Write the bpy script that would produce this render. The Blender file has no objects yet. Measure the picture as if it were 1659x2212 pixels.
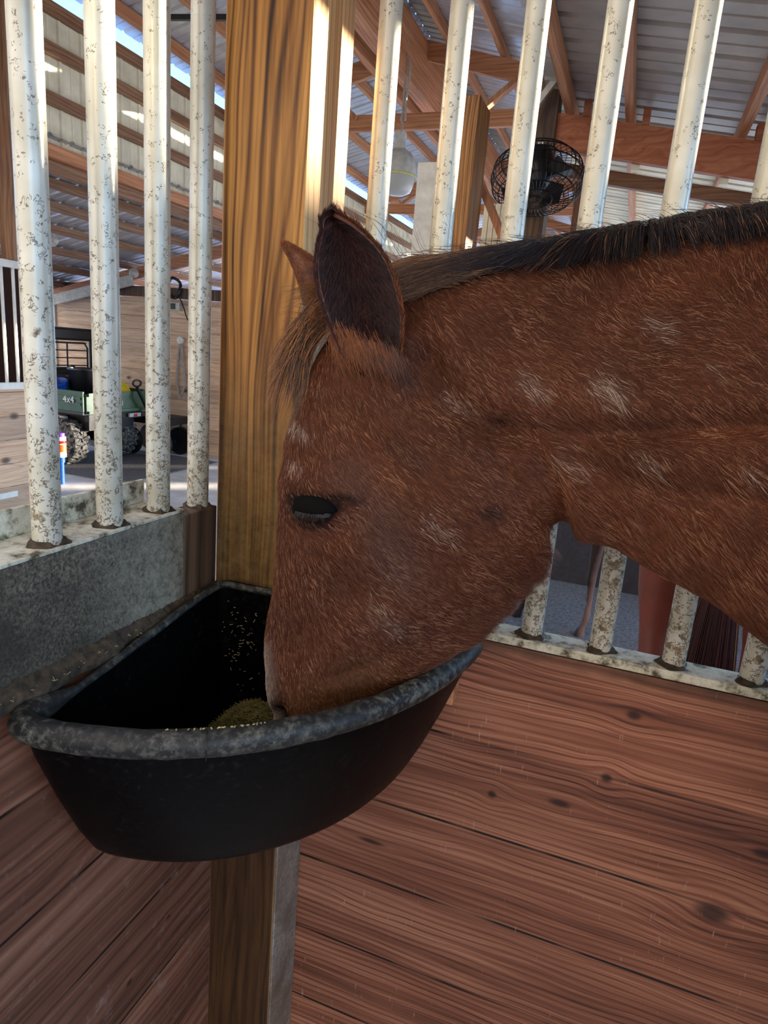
import bpy, bmesh, math, random
import numpy as np
from mathutils import Vector, Matrix
random.seed(7); rng = np.random.default_rng(7)
S = bpy.context.scene; COL = S.collection
# ---------------------------------------------------------------- camera
FPX = 1430.0; CX, CY = 829.5, 1106.0; H = 1.70
yaw, pit, rol = [math.radians(a) for a in (19.25, 13.75, 4.61)]
FW = Vector((-math.sin(yaw)*math.cos(pit), math.cos(yaw)*math.cos(pit), -math.sin(pit)))
R0 = Vector((math.cos(yaw), math.sin(yaw), 0)); U0 = R0.cross(FW)
RT = math.cos(rol)*R0 + math.sin(rol)*U0; UP = -math.sin(rol)*R0 + math.cos(rol)*U0
C0 = Vector((0, 0, H))
cd = bpy.data.cameras.new('camera'); cam = bpy.data.objects.new('camera', cd); COL.objects.link(cam)
cam.matrix_world = Matrix(((RT.x, UP.x, -FW.x, 0), (RT.y, UP.y, -FW.y, 0), (RT.z, UP.z, -FW.z, H), (0, 0, 0, 1)))
cd.sensor_fit = 'VERTICAL'; cd.sensor_height = 36.0; cd.lens = FPX/2212*36.0; cd.clip_start = 0.02
S.camera = cam
# ---------------------------------------------------------------- world, sun, exposure
S.view_settings.view_transform = 'Standard'; S.view_settings.look = 'None'
S.view_settings.gamma = 1.0; S.view_settings.use_curve_mapping = False
S.view_settings.exposure = 1.2
W = bpy.data.worlds.new('sky'); S.world = W; W.use_nodes = True
wn = W.node_tree; wn.nodes.clear()
def wnode(t, **k):
    n = wn.nodes.new(t)
    for a, b in k.items(): setattr(n, a, b)
    return n
geo = wnode('ShaderNodeTexCoord'); sep = wnode('ShaderNodeSeparateXYZ'); wn.links.new(geo.outputs['Generated'], sep.inputs[0])
# blue sky, paler and warmer low over the open yard behind the photographer
ramp = wnode('ShaderNodeValToRGB'); mp = wnode('ShaderNodeMapRange')
mp.inputs[1].default_value = -0.1; mp.inputs[2].default_value = 0.7
wn.links.new(sep.outputs['Z'], mp.inputs[0]); wn.links.new(mp.outputs[0], ramp.inputs[0])
ramp.color_ramp.elements[0].color = (0.22, 0.66, 1.15, 1); ramp.color_ramp.elements[1].color = (0.07, 0.36, 1.15, 1)
my = wnode('ShaderNodeMapRange'); my.inputs[1].default_value = 0.25; my.inputs[2].default_value = -0.35
wn.links.new(sep.outputs['Y'], my.inputs[0])
mix = wnode('ShaderNodeMixRGB'); wn.links.new(my.outputs[0], mix.inputs[0]); wn.links.new(ramp.outputs[0], mix.inputs[1])
mix.inputs[2].default_value = (.50, .44, .38, 1)
mx_ = wnode('ShaderNodeMapRange'); mx_.inputs[1].default_value = 0.45; mx_.inputs[2].default_value = 0.95
wn.links.new(sep.outputs['X'], mx_.inputs[0]); mix2 = wnode('ShaderNodeMixRGB'); wn.links.new(mx_.outputs[0], mix2.inputs[0]); wn.links.new(mix.outputs[0], mix2.inputs[1]); mix2.inputs[2].default_value = (.90, 1.50, 2.25, 1); mix = mix2   # brighter sky on the sun's side
bg = wnode('ShaderNodeBackground'); bg.inputs[1].default_value = 2.3
wo = wnode('ShaderNodeOutputWorld'); wn.links.new(mix.outputs[0], bg.inputs[0]); wn.links.new(bg.outputs[0], wo.inputs[0])
SAZ, SEL = math.radians(42), math.radians(6.2)
sun_dir = Vector((math.cos(SAZ)*math.cos(SEL), math.sin(SAZ)*math.cos(SEL), math.sin(SEL)))
sd = bpy.data.lights.new('sun', 'SUN'); sd.energy = 20.0; sd.angle = math.radians(0.6); sd.color = (1.0, 0.90, 0.74)
so = bpy.data.objects.new('sun', sd); COL.objects.link(so); so.rotation_euler = sun_dir.to_track_quat('Z', 'Y').to_euler()

# ---------------------------------------------------------------- helpers
def ray(px, py): return FW + RT*((px-CX)/FPX) - UP*((py-CY)/FPX)
def atX(px, py, X): d = ray(px, py); return C0 + d*(X/d.x)
def atY(px, py, Y): d = ray(px, py); return C0 + d*(Y/d.y)
def atZ(px, py, Z): d = ray(px, py); return C0 + d*((Z-H)/d.z)
def link_mesh(name, verts, faces, m=None, parent=None, smooth=False):
    me = bpy.data.meshes.new(name); me.from_pydata([tuple(v) for v in verts], [], faces); me.update()
    o = bpy.data.objects.new(name, me); COL.objects.link(o)
    if m is not None: me.materials.append(m)
    if smooth: me.polygons.foreach_set('use_smooth', [True]*len(me.polygons))
    if parent is not None: o.parent = parent
    return o
class MB:
    def __init__(s): s.v = []; s.f = []
    def add(s, v, f):
        n = len(s.v); s.v += [Vector(p) for p in v]; s.f += [tuple(i+n for i in q) for q in f]; return s
    def box(s, a, b):
        x0, y0, z0 = a; x1, y1, z1 = b
        return s.add([(x0,y0,z0),(x1,y0,z0),(x1,y1,z0),(x0,y1,z0),(x0,y0,z1),(x1,y0,z1),(x1,y1,z1),(x0,y1,z1)],
                     [(0,3,2,1),(4,5,6,7),(0,1,5,4),(1,2,6,5),(2,3,7,6),(3,0,4,7)])
    def beam(s, p, q, w, h, up=(0,0,1)):      # w across, h along up
        p, q = Vector(p), Vector(q); d = (q-p).normalized(); up = Vector(up)
        a = d.cross(up).normalized()*w/2; b = a.cross(d).normalized()*h/2
        vs = [p-a-b, p+a-b, p+a+b, p-a+b, q-a-b, q+a-b, q+a+b, q-a+b]
        return s.add(vs, [(0,3,2,1),(4,5,6,7),(0,1,5,4),(1,2,6,5),(2,3,7,6),(3,0,4,7)])
    def tube(s, pts, r, n=12, closed=False, ry=None):
        pts = [Vector(p) for p in pts]; N = len(pts); base = len(s.v); prev = None
        rs = r if hasattr(r, '__len__') else [r]*N
        for i, p in enumerate(pts):
            if closed: t = pts[(i+1) % N]-pts[i-1]
            else: t = pts[min(i+1, N-1)]-pts[max(i-1, 0)]
            t.normalize()
            if prev is None:
                a = t.cross(Vector((0,0,1)));
                if a.length < 1e-3: a = t.cross(Vector((1,0,0)))
                a.normalize()
            else: a = (prev - t*prev.dot(t)).normalized()
            b = t.cross(a); prev = a
            for k in range(n):
                u = 2*math.pi*k/n; s.v.append(p+a*math.cos(u)*rs[i]+b*math.sin(u)*(ry or rs[i]))
        for i in range(N if closed else N-1):
            j = (i+1) % N
            for k in range(n):
                s.f.append((base+i*n+k, base+i*n+(k+1) % n, base+j*n+(k+1) % n, base+j*n+k))
        if not closed:
            s.f.append(tuple(base+k for k in range(n))[::-1]); s.f.append(tuple(base+(N-1)*n+k for k in range(n)))
        return s
    def lathe(s, prof, origin=(0,0,0), n=32, axis=None):
        o = Vector(origin); base = len(s.v); M = Matrix.Identity(3) if axis is None else Vector(axis).to_track_quat('Z', 'Y').to_matrix()
        for r, z in prof:
            for k in range(n):
                u = 2*math.pi*k/n; s.v.append(o+M @ Vector((r*math.cos(u), r*math.sin(u), z)))
        for i in range(len(prof)-1):
            for k in range(n):
                s.f.append((base+i*n+k, base+i*n+(k+1) % n, base+(i+1)*n+(k+1) % n, base+(i+1)*n+k))
        return s
    def rings(s, rings, caps=True):
        n = len(rings[0]); base = len(s.v)
        for r in rings: s.v += [Vector(p) for p in r]
        for i in range(len(rings)-1):
            for k in range(n):
                s.f.append((base+i*n+k, base+i*n+(k+1) % n, base+(i+1)*n+(k+1) % n, base+(i+1)*n+k))
        if caps:
            s.f.append(tuple(base+k for k in range(n))[::-1]); s.f.append(tuple(base+(len(rings)-1)*n+k for k in range(n)))
        return s
    def build(s, name, m=None, parent=None, smooth=False, bevel=0):
        o = link_mesh(name, s.v, s.f, m, parent, smooth)
        bm = bmesh.new(); bm.from_mesh(o.data); bmesh.ops.recalc_face_normals(bm, faces=bm.faces); bm.to_mesh(o.data); bm.free()
        if smooth:
            try: o.data.set_sharp_from_angle(angle=math.radians(42))
            except Exception: pass
        if bevel:
            b = o.modifiers.new('bevel', 'BEVEL'); b.width = bevel; b.segments = 2; b.limit_method = 'ANGLE'
        return o
def tag(o, label=None, cat=None, group=None, kind=None):
    for k, v in (('label', label), ('category', cat), ('group', group), ('kind', kind)):
        if v: o[k] = v
    return o
def empty(name, loc, label, cat, group=None):
    o = bpy.data.objects.new(name, None); COL.objects.link(o); o.location = loc; o.empty_display_size = .05
    return tag(o, label, cat, group)
def keep(parent, o):      # parent an object built in world coordinates
    o.parent = parent; o.matrix_parent_inverse = Matrix.Translation(-Vector(parent.location)); return o

# ---------------------------------------------------------------- materials
class Mt:
    def __init__(s, name, rough=.6, metal=0., spec=.5):
        s.m = bpy.data.materials.new(name); s.m.use_nodes = True; s.t = s.m.node_tree
        s.b = s.t.nodes['Principled BSDF']; s.b.inputs['Roughness'].default_value = rough
        s.b.inputs['Metallic'].default_value = metal; s.b.inputs['Specular IOR Level'].default_value = spec
        s._co = None
    def n(s, t, ins=None, **k):
        x = s.t.nodes.new(t)
        for a, b in k.items(): setattr(x, a, b)
        for a, b in (ins or {}).items():
            if hasattr(b, 'is_output'): s.t.links.new(b, x.inputs[a])
            else: x.inputs[a].default_value = b
        return x
    def co(s):
        if s._co is None: s._co = s.n('ShaderNodeTexCoord').outputs['Object']
        return s._co
    def math(s, op, a, b=0., c=None, clamp=False):
        x = s.n('ShaderNodeMath', operation=op, use_clamp=clamp)
        for i, v in enumerate((a, b) if c is None else (a, b, c)):
            if hasattr(v, 'is_output'): s.t.links.new(v, x.inputs[i])
            else: x.inputs[i].default_value = v
        return x.outputs[0]
    def map(s, v, sc=(1,1,1), loc=(0,0,0)):
        return s.n('ShaderNodeMapping', {'Vector': v, 'Scale': sc, 'Location': loc}).outputs[0]
    def noise(s, v, scale, detail=3, rough=.55, dist=0.):
        return s.n('ShaderNodeTexNoise', {'Vector': v, 'Scale': scale, 'Detail': detail, 'Roughness': rough, 'Distortion': dist}).outputs['Fac']
    def ramp(s, f, stops, interp='LINEAR'):
        x = s.n('ShaderNodeValToRGB', {'Fac': f}); r = x.color_ramp; r.interpolation = interp
        while len(r.elements) < len(stops): r.elements.new(.5)
        for e, (p, c) in zip(r.elements, stops):
            e.position = p; e.color = (*c, 1) if len(c) == 3 else c
        return x.outputs[0]
    def mix(s, f, a, b, mode='MIX'):
        x = s.n('ShaderNodeMix', data_type='RGBA', blend_type=mode)
        for i, v in ((0, f), (6, a), (7, b)):
            if hasattr(v, 'is_output'): s.t.links.new(v, x.inputs[i])
            else: x.inputs[i].default_value = (*v, 1) if isinstance(v, tuple) and len(v) == 3 else v
        return x.outputs[2]
    def rng(s, f, a, b, c=0., d=1.):
        return s.n('ShaderNodeMapRange', {0: f, 1: a, 2: b, 3: c, 4: d}).outputs[0]
    def col(s, c):
        if hasattr(c, 'is_output'): s.t.links.new(c, s.b.inputs['Base Color'])
        else: s.b.inputs['Base Color'].default_value = (*c, 1)
        return s
    def bump(s, h, dist=.002, st=.6):
        s.t.links.new(s.n('ShaderNodeBump', {'Height': h, 'Distance': dist, 'Strength': st}).outputs[0], s.b.inputs['Normal']); return s
    def rough(s, r): s.t.links.new(r, s.b.inputs['Roughness']); return s
def L(r, g, b):   # sRGB 0-255 to linear
    return tuple(((c/255)/12.92 if c/255 <= .04045 else ((c/255+.055)/1.055)**2.4) for c in (r, g, b))
def flat(name, c, rough=.6, metal=0., var=.12, scale=20):
    t = Mt(name, rough, metal); n = t.noise(t.co(), scale, 4)
    lo = tuple(x*(1-var*2) for x in c); hi = tuple(min(1, x*(1+var)) for x in c)
    t.col(t.ramp(n, [(.3, lo), (.7, hi)])); t.bump(n, .001, .3); return t.m
def wood(name, ax, dark, mid, light, freq=40, amp=1.2, knots=(), gaps=None, dirt_shade=None, rough=.6, warp=.6, contrast=(.25, .75), fine=2.3, gmax=9.):
    """grain runs along ax; knots = (along, across, r_along, r_across)"""
    t = Mt(name, rough, 0, .35); sp = t.n('ShaderNodeSeparateXYZ', {0: t.co()}).outputs
    al = sp['XYZ'.index(ax)]; oth = [sp[i] for i in range(3) if 'XYZ'[i] != ax]
    ac = t.math('ADD', oth[1], t.math('MULTIPLY', oth[0], .83)) if gaps is None else oth[1]
    if gaps is not None: ac0 = oth[1]
    kd = None; acw = ac
    for (ka, kc, ra, rc) in knots:
        dx = t.math('DIVIDE', t.math('SUBTRACT', al, ka), ra); dz = t.math('DIVIDE', t.math('SUBTRACT', ac, kc), rc)
        d2 = t.math('ADD', t.math('MULTIPLY', dx, dx), t.math('MULTIPLY', dz, dz))
        e = t.math('EXPONENT', t.math('MULTIPLY', d2, -.11))
        acw = t.math('ADD', kc, t.math('MULTIPLY', t.math('SUBTRACT', acw, kc), t.math('SUBTRACT', 1, t.math('MULTIPLY', e, .8))))
        k = t.math('EXPONENT', t.math('MULTIPLY', t.math('MULTIPLY', d2, d2), -1.6))
        kd = k if kd is None else t.math('MAXIMUM', kd, k)
    cmb = t.n('ShaderNodeCombineXYZ', {0: t.math('MULTIPLY', al, warp), 1: t.math('MULTIPLY', ac, 3.2), 2: 0.}).outputs[0]
    n1 = t.noise(cmb, 2.0, 2, .5)
    board = 0.
    if gaps:
        # each board has its own grain
        z0, pitch = gaps; q = t.math('FLOOR', t.math('DIVIDE', t.math('SUBTRACT', ac, z0), pitch)); board = t.math('MULTIPLY', q, 3.7)
        acw = t.math('ADD', acw, board)
    tt = t.math('ADD', t.math('MULTIPLY', acw, freq), t.math('MULTIPLY', n1, amp*6))
    s1 = t.math('MULTIPLY_ADD', t.math('SINE', t.math('MULTIPLY', tt, 6.283)), .5, .5)
    s2 = t.math('MULTIPLY_ADD', t.math('SINE', t.math('MULTIPLY', t.math('ADD', tt, t.math('MULTIPLY', n1, 2.)), 6.283*fine)), .5, .5)
    md = t.noise(t.n('ShaderNodeCombineXYZ', {0: t.math('MULTIPLY', al, .7), 1: t.math('MULTIPLY', ac, 22.), 2: 3.}).outputs[0], 1.0, 2)
    md2 = t.noise(t.n('ShaderNodeCombineXYZ', {0: t.math('MULTIPLY', al, 1.1), 1: t.math('MULTIPLY', ac, 31.), 2: 9.}).outputs[0], 1.0, 2)
    line = t.math('SUBTRACT', 1., t.math('POWER', s1, 2.6)); line2 = t.math('SUBTRACT', 1., t.math('POWER', s2, 2.))
    s_ = t.math('ADD', t.math('MULTIPLY', t.math('MULTIPLY', line, t.rng(md, .30, .62)), .62), t.math('MULTIPLY', t.math('MULTIPLY', line2, t.rng(md2, .35, .65)), .38))
    fv = t.n('ShaderNodeCombineXYZ', {0: t.math('MULTIPLY', al, 5.), 1: t.math('MULTIPLY', ac, 170.), 2: board}).outputs[0]
    fib = t.noise(fv, 1.0, 3, .6)
    big = t.noise(t.n('ShaderNodeCombineXYZ', {0: t.math('MULTIPLY', al, 2.), 1: t.math('MULTIPLY', ac, 14.), 2: board}).outputs[0], 1.0, 3)
    v = t.math('ADD', t.math('MULTIPLY', s_, .42), t.math('ADD', t.math('MULTIPLY', fib, .38), t.math('MULTIPLY', big, .55)))
    c = t.ramp(v, [(contrast[0], dark), ((contrast[0]+contrast[1])/2, mid), (contrast[1]+.12, light)])
    if kd is not None: c = t.mix(t.math('MULTIPLY', kd, .85), c, tuple(x*.18 for x in dark))
    if gaps:
        z0, pitch = gaps
        fr = t.math('PINGPONG', t.math('SUBTRACT', ac, z0), pitch/2)
        g = t.math('MULTIPLY', t.rng(fr, .0015, .0035, 1., 0.), t.math('LESS_THAN', ac, gmax)); c = t.mix(t.math('MULTIPLY', g, t.rng(t.noise(t.co(), 5, 2), .40, .55, .35, 1.)), c, tuple(x*.12 for x in dark))
        tone = t.n('ShaderNodeTexWhiteNoise', {'W': q}, noise_dimensions='1D').outputs['Value']
        c = t.mix(1., c, t.ramp(tone, [(0, (.78,.78,.80)), (1, (1.18,1.15,1.12))]), 'MULTIPLY')
    if dirt_shade: c = dirt_shade(t, c, sp)
    t.col(c); h = t.math('ADD', t.math('MULTIPLY', s_, .5), fib)
    t.bump(h, .0012, .35); return t.m
def mix_dust(amount, colr, scale, thr=.6):
    def f(t, c, sp):
        n = t.noise(t.co(), scale, 6, .7); return t.mix(t.math('MULTIPLY', t.rng(n, thr, thr+.12), amount), c, colr)
    return f
def scratch(t, c, sp):   # pale rub marks and specks across the boards
    v = t.n('ShaderNodeCombineXYZ', {0: t.math('MULTIPLY', sp[0], 240.), 1: t.math('MULTIPLY', sp[2], 26.), 2: t.math('MULTIPLY', sp[1], 30.)}).outputs[0]
    n = t.noise(v, 1., 3, .6); m = t.noise(t.co(), 7, 3)
    k = t.math('MULTIPLY', t.rng(n, .66, .74), t.rng(m, .45, .62)); c = t.mix(t.math('MULTIPLY', k, .5), c, L(205, 180, 160))
    top = t.rng(sp[2], 1.21, 1.262)
    n2 = t.noise(t.co(), 30, 5, .7); return t.mix(t.math('MULTIPLY', top, t.rng(n2, .3, .6, .35, .95)), c, L(46, 42, 24))
def post_dirt_shade(t, c, sp):      # grime where the horses rub, shade below the tub painted in brown
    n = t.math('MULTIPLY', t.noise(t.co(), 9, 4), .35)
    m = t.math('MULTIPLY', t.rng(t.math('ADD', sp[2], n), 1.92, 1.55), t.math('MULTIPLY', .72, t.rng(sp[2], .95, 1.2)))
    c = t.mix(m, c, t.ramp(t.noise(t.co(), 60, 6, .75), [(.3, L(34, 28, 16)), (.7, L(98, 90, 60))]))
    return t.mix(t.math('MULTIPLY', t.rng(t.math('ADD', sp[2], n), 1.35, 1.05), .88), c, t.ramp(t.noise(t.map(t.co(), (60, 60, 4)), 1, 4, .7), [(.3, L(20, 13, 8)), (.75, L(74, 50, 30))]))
M = {}
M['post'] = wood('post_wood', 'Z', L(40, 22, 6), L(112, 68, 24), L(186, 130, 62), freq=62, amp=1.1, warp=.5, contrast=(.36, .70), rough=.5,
                 dirt_shade=post_dirt_shade)
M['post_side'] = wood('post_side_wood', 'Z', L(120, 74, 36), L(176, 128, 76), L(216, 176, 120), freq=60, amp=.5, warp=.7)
M['wall_r'] = wood('stall_boards_red', 'X', L(64, 34, 23), L(130, 80, 59), L(186, 132, 104), freq=74, amp=.55, warp=1.1, contrast=(.34, .84), rough=.5,
    knots=[(.083, 1.175, .013, .009), (.060, 1.055, .010, .010), (-.118, .965, .009, .008), (-.005, .985, .022, .008), (-.40, .905, .012, .010), (.25, .87, .03, .02), (-.33, .79, .03, .006), (.30, 1.0, .02, .01)],
    gaps=(1.0565, .174), dirt_shade=scratch, gmax=1.2)
M['wall_l'] = wood('stall_boards_plum', 'Y', L(58, 34, 24), L(108, 68, 50), L(154, 110, 86), freq=34, amp=.5, warp=.8, contrast=(.32, .9), rough=.55,
    knots=[(.70, .66, .008, .006), (.80, .70, .006, .004)], gaps=(1.127, .1755), dirt_shade=mix_dust(.35, L(150, 128, 120), 24, .58))
for ax in 'XYZ':
    M['truss'+ax] = wood('truss_wood_'+ax.lower(), ax, L(120, 68, 44), L(172, 112, 76), L(205, 150, 108), freq=26, amp=.5, warp=.5)
    M['rough'+ax] = wood('rough_wood_'+ax.lower(), ax, L(66, 42, 28), L(120, 84, 60), L(160, 122, 92), freq=26, amp=.5, warp=.5)
M['beamR'] = wood('rafter_wood', 'X', L(110, 55, 34), L(160, 92, 60), L(186, 120, 84), freq=22, amp=1.3, warp=1.4)
M['darkpost'] = wood('old_dark_post', 'Z', L(34, 24, 18), L(70, 52, 40), L(110, 86, 66), freq=30, amp=.4)
M['pine'] = wood('pale_pine', 'X', L(150, 120, 96), L(196, 164, 134), L(222, 196, 168), freq=12, amp=.9, warp=.5, gaps=(0., .19), knots=[(-7.4, 1.4, .05, .03), (-6.6, 1.75, .06, .03), (-7.0, 1.0, .05, .03), (-6.0, .9, .05, .03)])
M['pineY'] = wood('pale_pine_front', 'Y', L(150, 118, 92), L(196, 160, 128), L(220, 190, 160), freq=12, amp=.9, warp=.5, gaps=(0., .19), knots=[(4.0, .95, .05, .03), (3.9, .6, .05, .03)])
def steel():
    t = Mt('chipped_white_steel', .26, 0.15, .6); co = t.co(); z = t.n('ShaderNodeSeparateXYZ', {0: co}).outputs[2]
    n = t.noise(co, 190, 2, .5, .6); r = t.math('ABSOLUTE', t.math('SUBTRACT', n, .5)); m = t.noise(co, 90, 2)
    low = t.rng(z, 1.35, 2.0, .75, .0)
    thr = t.math('ADD', .028, t.math('MULTIPLY', low, .03)); k = t.math('LESS_THAN', r, thr)
    mk = t.math('GREATER_THAN', t.math('ADD', m, t.math('MULTIPLY', low, .18)), .60); chip = t.math('MULTIPLY', k, mk)
    mud = t.noise(co, 26, 5, .65); mz = t.rng(z, 1.25, 2.0, .56, .78); mm = t.rng(t.math('SUBTRACT', mud, mz), -.03, .03)
    base = t.ramp(t.noise(co, 14, 3), [(.3, L(178, 172, 150)), (.7, L(206, 202, 186))])
    c = t.mix(t.math('MULTIPLY', chip, .85), base, L(92, 74, 50)); c = t.mix(t.math('MULTIPLY', mm, .9), c, t.ramp(t.noise(co, 90, 4), [(.35, L(48, 38, 26)), (.65, L(150, 128, 92))]))
    t.col(c); t.rough(t.rng(mm, 0, 1, .3, .8)); t.bump(t.math('SUBTRACT', t.noise(co, 60, 4), chip), .0008, .5); return t.m
M['steel'] = steel()
def sill():
    t = Mt('grimy_white_sill', .45); co = t.co(); n = t.noise(co, 30, 6, .7)
    t.col(t.ramp(n, [(.38, L(70, 60, 40)), (.5, L(190, 184, 160)), (.7, L(226, 224, 212))])); t.bump(n, .001, .5); return t.m
M['sill'] = sill()
def rail():
    t = Mt('dark_dusty_rail', .55); co = t.co(); n = t.noise(co, 260, 4, .75); b = t.noise(co, 9, 4, .6)
    y_ = t.n('ShaderNodeSeparateXYZ', {0: co}).outputs[1]; c = t.mix(t.rng(n, .40, .72), L(50, 44, 38), L(150, 138, 114)); c = t.mix(t.math('MULTIPLY', t.rng(b, .35, .62, .0, .8), t.rng(y_, .62, .80, 1., .35)), c, L(44, 38, 32)); c = t.mix(t.math('MULTIPLY', t.math('MULTIPLY', t.rng(y_, .62, .80), t.rng(t.noise(co, 45, 5, .75), .35, .6)), .6), c, L(168, 162, 142))
    t.col(c); t.bump(n, .0008, .5); return t.m
M['rail'] = rail()
def galv():
    t = Mt('galvanised_strip', .5, .6); n = t.noise(t.co(), 120, 5, .7); b = t.noise(t.co(), 12, 4)
    t.col(t.mix(t.rng(b, .4, .7), t.ramp(n, [(.3, L(120, 116, 106)), (.7, L(190, 188, 180))]), L(120, 110, 92))); t.bump(n, .0005, .4); return t.m
M['galv'] = galv()
def rubber(name, rough, dust, c1=(11, 11, 13), spec=.22, lo=.54, hi=.74, fl=.15):
    t = Mt(name, rough, 0, spec); co = t.co(); n = t.noise(co, 90, 6, .75); b = t.noise(co, 8, 4, .6)
    sp = t.n('ShaderNodeSeparateXYZ', {0: co}).outputs
    f = t.math('MULTIPLY', t.rng(n, lo, hi), t.rng(b, .40, .62, fl, 1.)); c = t.mix(t.math('MULTIPLY', f, dust), L(*c1), L(150, 146, 128))
    t.col(c); t.rough(t.rng(f, 0, 1, rough, .8)); t.bump(t.noise(co, 160, 4, .7), .0006, .35); return t.m
M['rubber'] = rubber('black_rubber', .40, .05, (4, 4, 5), .07); M['rim'] = rubber('scuffed_rubber_rim', .5, .62, (30, 30, 30), .3, .46, .74, .3)
M['feed'] = flat('green_brown_feed', L(56, 50, 18), .9, 0, .45, 160)
M['hay'] = flat('hay_stalk', L(104, 94, 42), .8, 0, .2, 60)
M['pale_hay'] = flat('pale_chaff', L(158, 146, 98), .8, 0, .25, 60)
M['mud'] = flat('dried_mud', L(66, 52, 36), .95, 0, .4, 90)
def metal_sheet(name, c, rough, metal):
    t = Mt(name, rough, metal); n = t.noise(t.map(t.co(), (1, 1, 1)), 6, 5, .6)
    t.col(t.ramp(n, [(.3, tuple(x*.72 for x in c)), (.7, c)])); return t.m
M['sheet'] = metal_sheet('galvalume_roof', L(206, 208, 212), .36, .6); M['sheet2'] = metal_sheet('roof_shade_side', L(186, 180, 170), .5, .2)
M['cream'] = metal_sheet('cream_siding', L(238, 232, 204), .55, 0.)
M['conc'] = flat('concrete_floor', L(204, 198, 192), .75, 0, .12, 5); M['mat'] = flat('dark_floor_mat', L(96, 92, 92), .8, 0, .2, 40)
M['bed'] = flat('grey_bedding_floor', L(120, 118, 120), .9, 0, .3, 60); M['matwall'] = flat('black_wall_mat', L(66, 60, 64), .6, 0, .15, 30)
M['maroon'] = flat('dark_maroon_boards', L(44, 22, 20), .6, 0, .2, 8)
M['white'] = flat('white_paint', L(222, 222, 214), .4, 0, .05); M['black'] = flat('black_plastic', L(20, 20, 22), .35, 0, .1)
M['blackm'] = flat('black_metal', L(26, 24, 26), .45, .3, .2); M['green'] = flat('green_paint', L(44, 84, 52), .35, 0, .2, 12)
M['blue'] = flat('blue_plastic', L(24, 84, 190), .35); M['yellow'] = flat('yellow_plastic', L(238, 205, 30), .5)
M['red'] = flat('red_lens', L(190, 30, 28), .25); M['orange'] = flat('orange_band', L(240, 90, 20), .4); M['lbl'] = flat('white_lettering', L(225, 230, 225), .5)
M['brown'] = flat('brown_board', L(120, 86, 58), .7); M['rope'] = flat('rope', L(170, 160, 150), .8); M['lightgrey'] = flat('light_grey_enamel', L(190, 188, 178), .35)
def tyre():
    t = Mt('knobbly_tyre', .8); n = t.noise(t.co(), 22, 2, .5, 1.); t.col(t.ramp(n, [(.4, L(34, 32, 32)), (.62, L(120, 114, 106))], 'EASE')); t.bump(n, .02, .8); return t.m
M['tyre'] = tyre()
def glassy():
    t = Mt('lamp_refractor', .25); t.col((.75, .75, .72)); t.b.inputs['Transmission Weight'].default_value = .5; return t.m
M['lens'] = glassy()

# ================================================================ THE SETTING
def struct(o, label=None): return tag(o, label, kind='structure')
Hh = 1.70
def ribbed(name, p00, p10, p01, m, n_along, rib=.018, pitch=.23, down=1.):
    """sheet from p00, ribs run p00->p10, repeat p00->p01"""
    p00, p10, p01 = Vector(p00), Vector(p10), Vector(p01); a = p10-p00; b = p01-p00; Lb = b.length; bu = b.normalized(); nn = a.cross(b).normalized()*down
    prof = []; s = 0.
    while s < Lb-1e-6:
        for ds, h in ((0, 0), (pitch*.36, 0), (pitch*.38, rib*.25), (pitch*.42, rib*.25), (pitch*.44, 0), (pitch*.80, 0), (pitch*.86, rib), (pitch*.94, rib)): prof.append((min(s+ds, Lb), h))
        s += pitch
    prof.append((Lb, 0)); vs = []; fs = []
    for d, h in prof:
        q = p00+bu*d+nn*h; vs += [q, q+a]
    for i in range(len(prof)-1): fs.append((2*i, 2*i+1, 2*i+3, 2*i+2))
    o = link_mesh(name, vs, fs, m); sm = o.modifiers.new('thick', 'SOLIDIFY'); sm.thickness = .0015; return o
struct(MB().box((-14, -4, -.06), (4.5, 26, 0)).build('floor', M['conc']), 'pale concrete floor of the barn aisle')
struct(MB().box((-60, -60, -.2), (60, 60, -.07)).build('ground', flat('sandy_yard', L(188, 172, 144), .95, 0, .15, 1)))
struct(MB().box((-.6, 1.07, 0), (2.2, 5.25, .012)).build('floor', M['bed']), 'grey rubber and bedding floor of the stall beyond the right bars')
struct(MB().box((-.662, -1.6, 0), (-.6205, .9275, 1.277)).build('wall_left', M['wall_l'], bevel=.001), 'dark plum brown board wall below the left grille')
struct(MB().box((-.4825, 1.025, 0), (2.2, 1.065, 1.2445)).build('wall_right', M['wall_r'], bevel=.001), 'reddish brown knotted board wall below the right bars')
struct(MB().box((-.62, -2.3, 0), (2.2, -2.26, 1.30)).build('wall_near', M['wall_r']), 'board wall of the stall behind the camera')
struct(MB().box((2.2, -2.3, 0), (2.24, 5.3, 1.30)).build('wall_outer', M['wall_r']), 'outer board wall of the stall')
# corner post
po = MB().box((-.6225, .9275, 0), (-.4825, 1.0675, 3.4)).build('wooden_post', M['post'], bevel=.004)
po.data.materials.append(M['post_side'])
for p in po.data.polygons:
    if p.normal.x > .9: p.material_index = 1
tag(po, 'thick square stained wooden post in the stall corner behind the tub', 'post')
tag(MB().box((-.640, .955, 0), (-.6228, .995, 3.4)).build('wooden_batten', M['trussZ']), 'narrow reddish batten on the left side of the corner post', 'batten')
tag(MB().box((-.4822, .9285, 0), (-.4775, 1.0245, 1.13)).build('metal_strip', M['galv'], bevel=.001), 'dusty galvanised metal strip on the corner post under the tub', 'metal strip')
tag(MB().box((-.25, .985, 1.135), (-.197, 1.0245, 1.185)).build('wood_block', M['trussX'], bevel=.002), 'small pale wood block under the right end of the tub rim', 'block')
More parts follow.
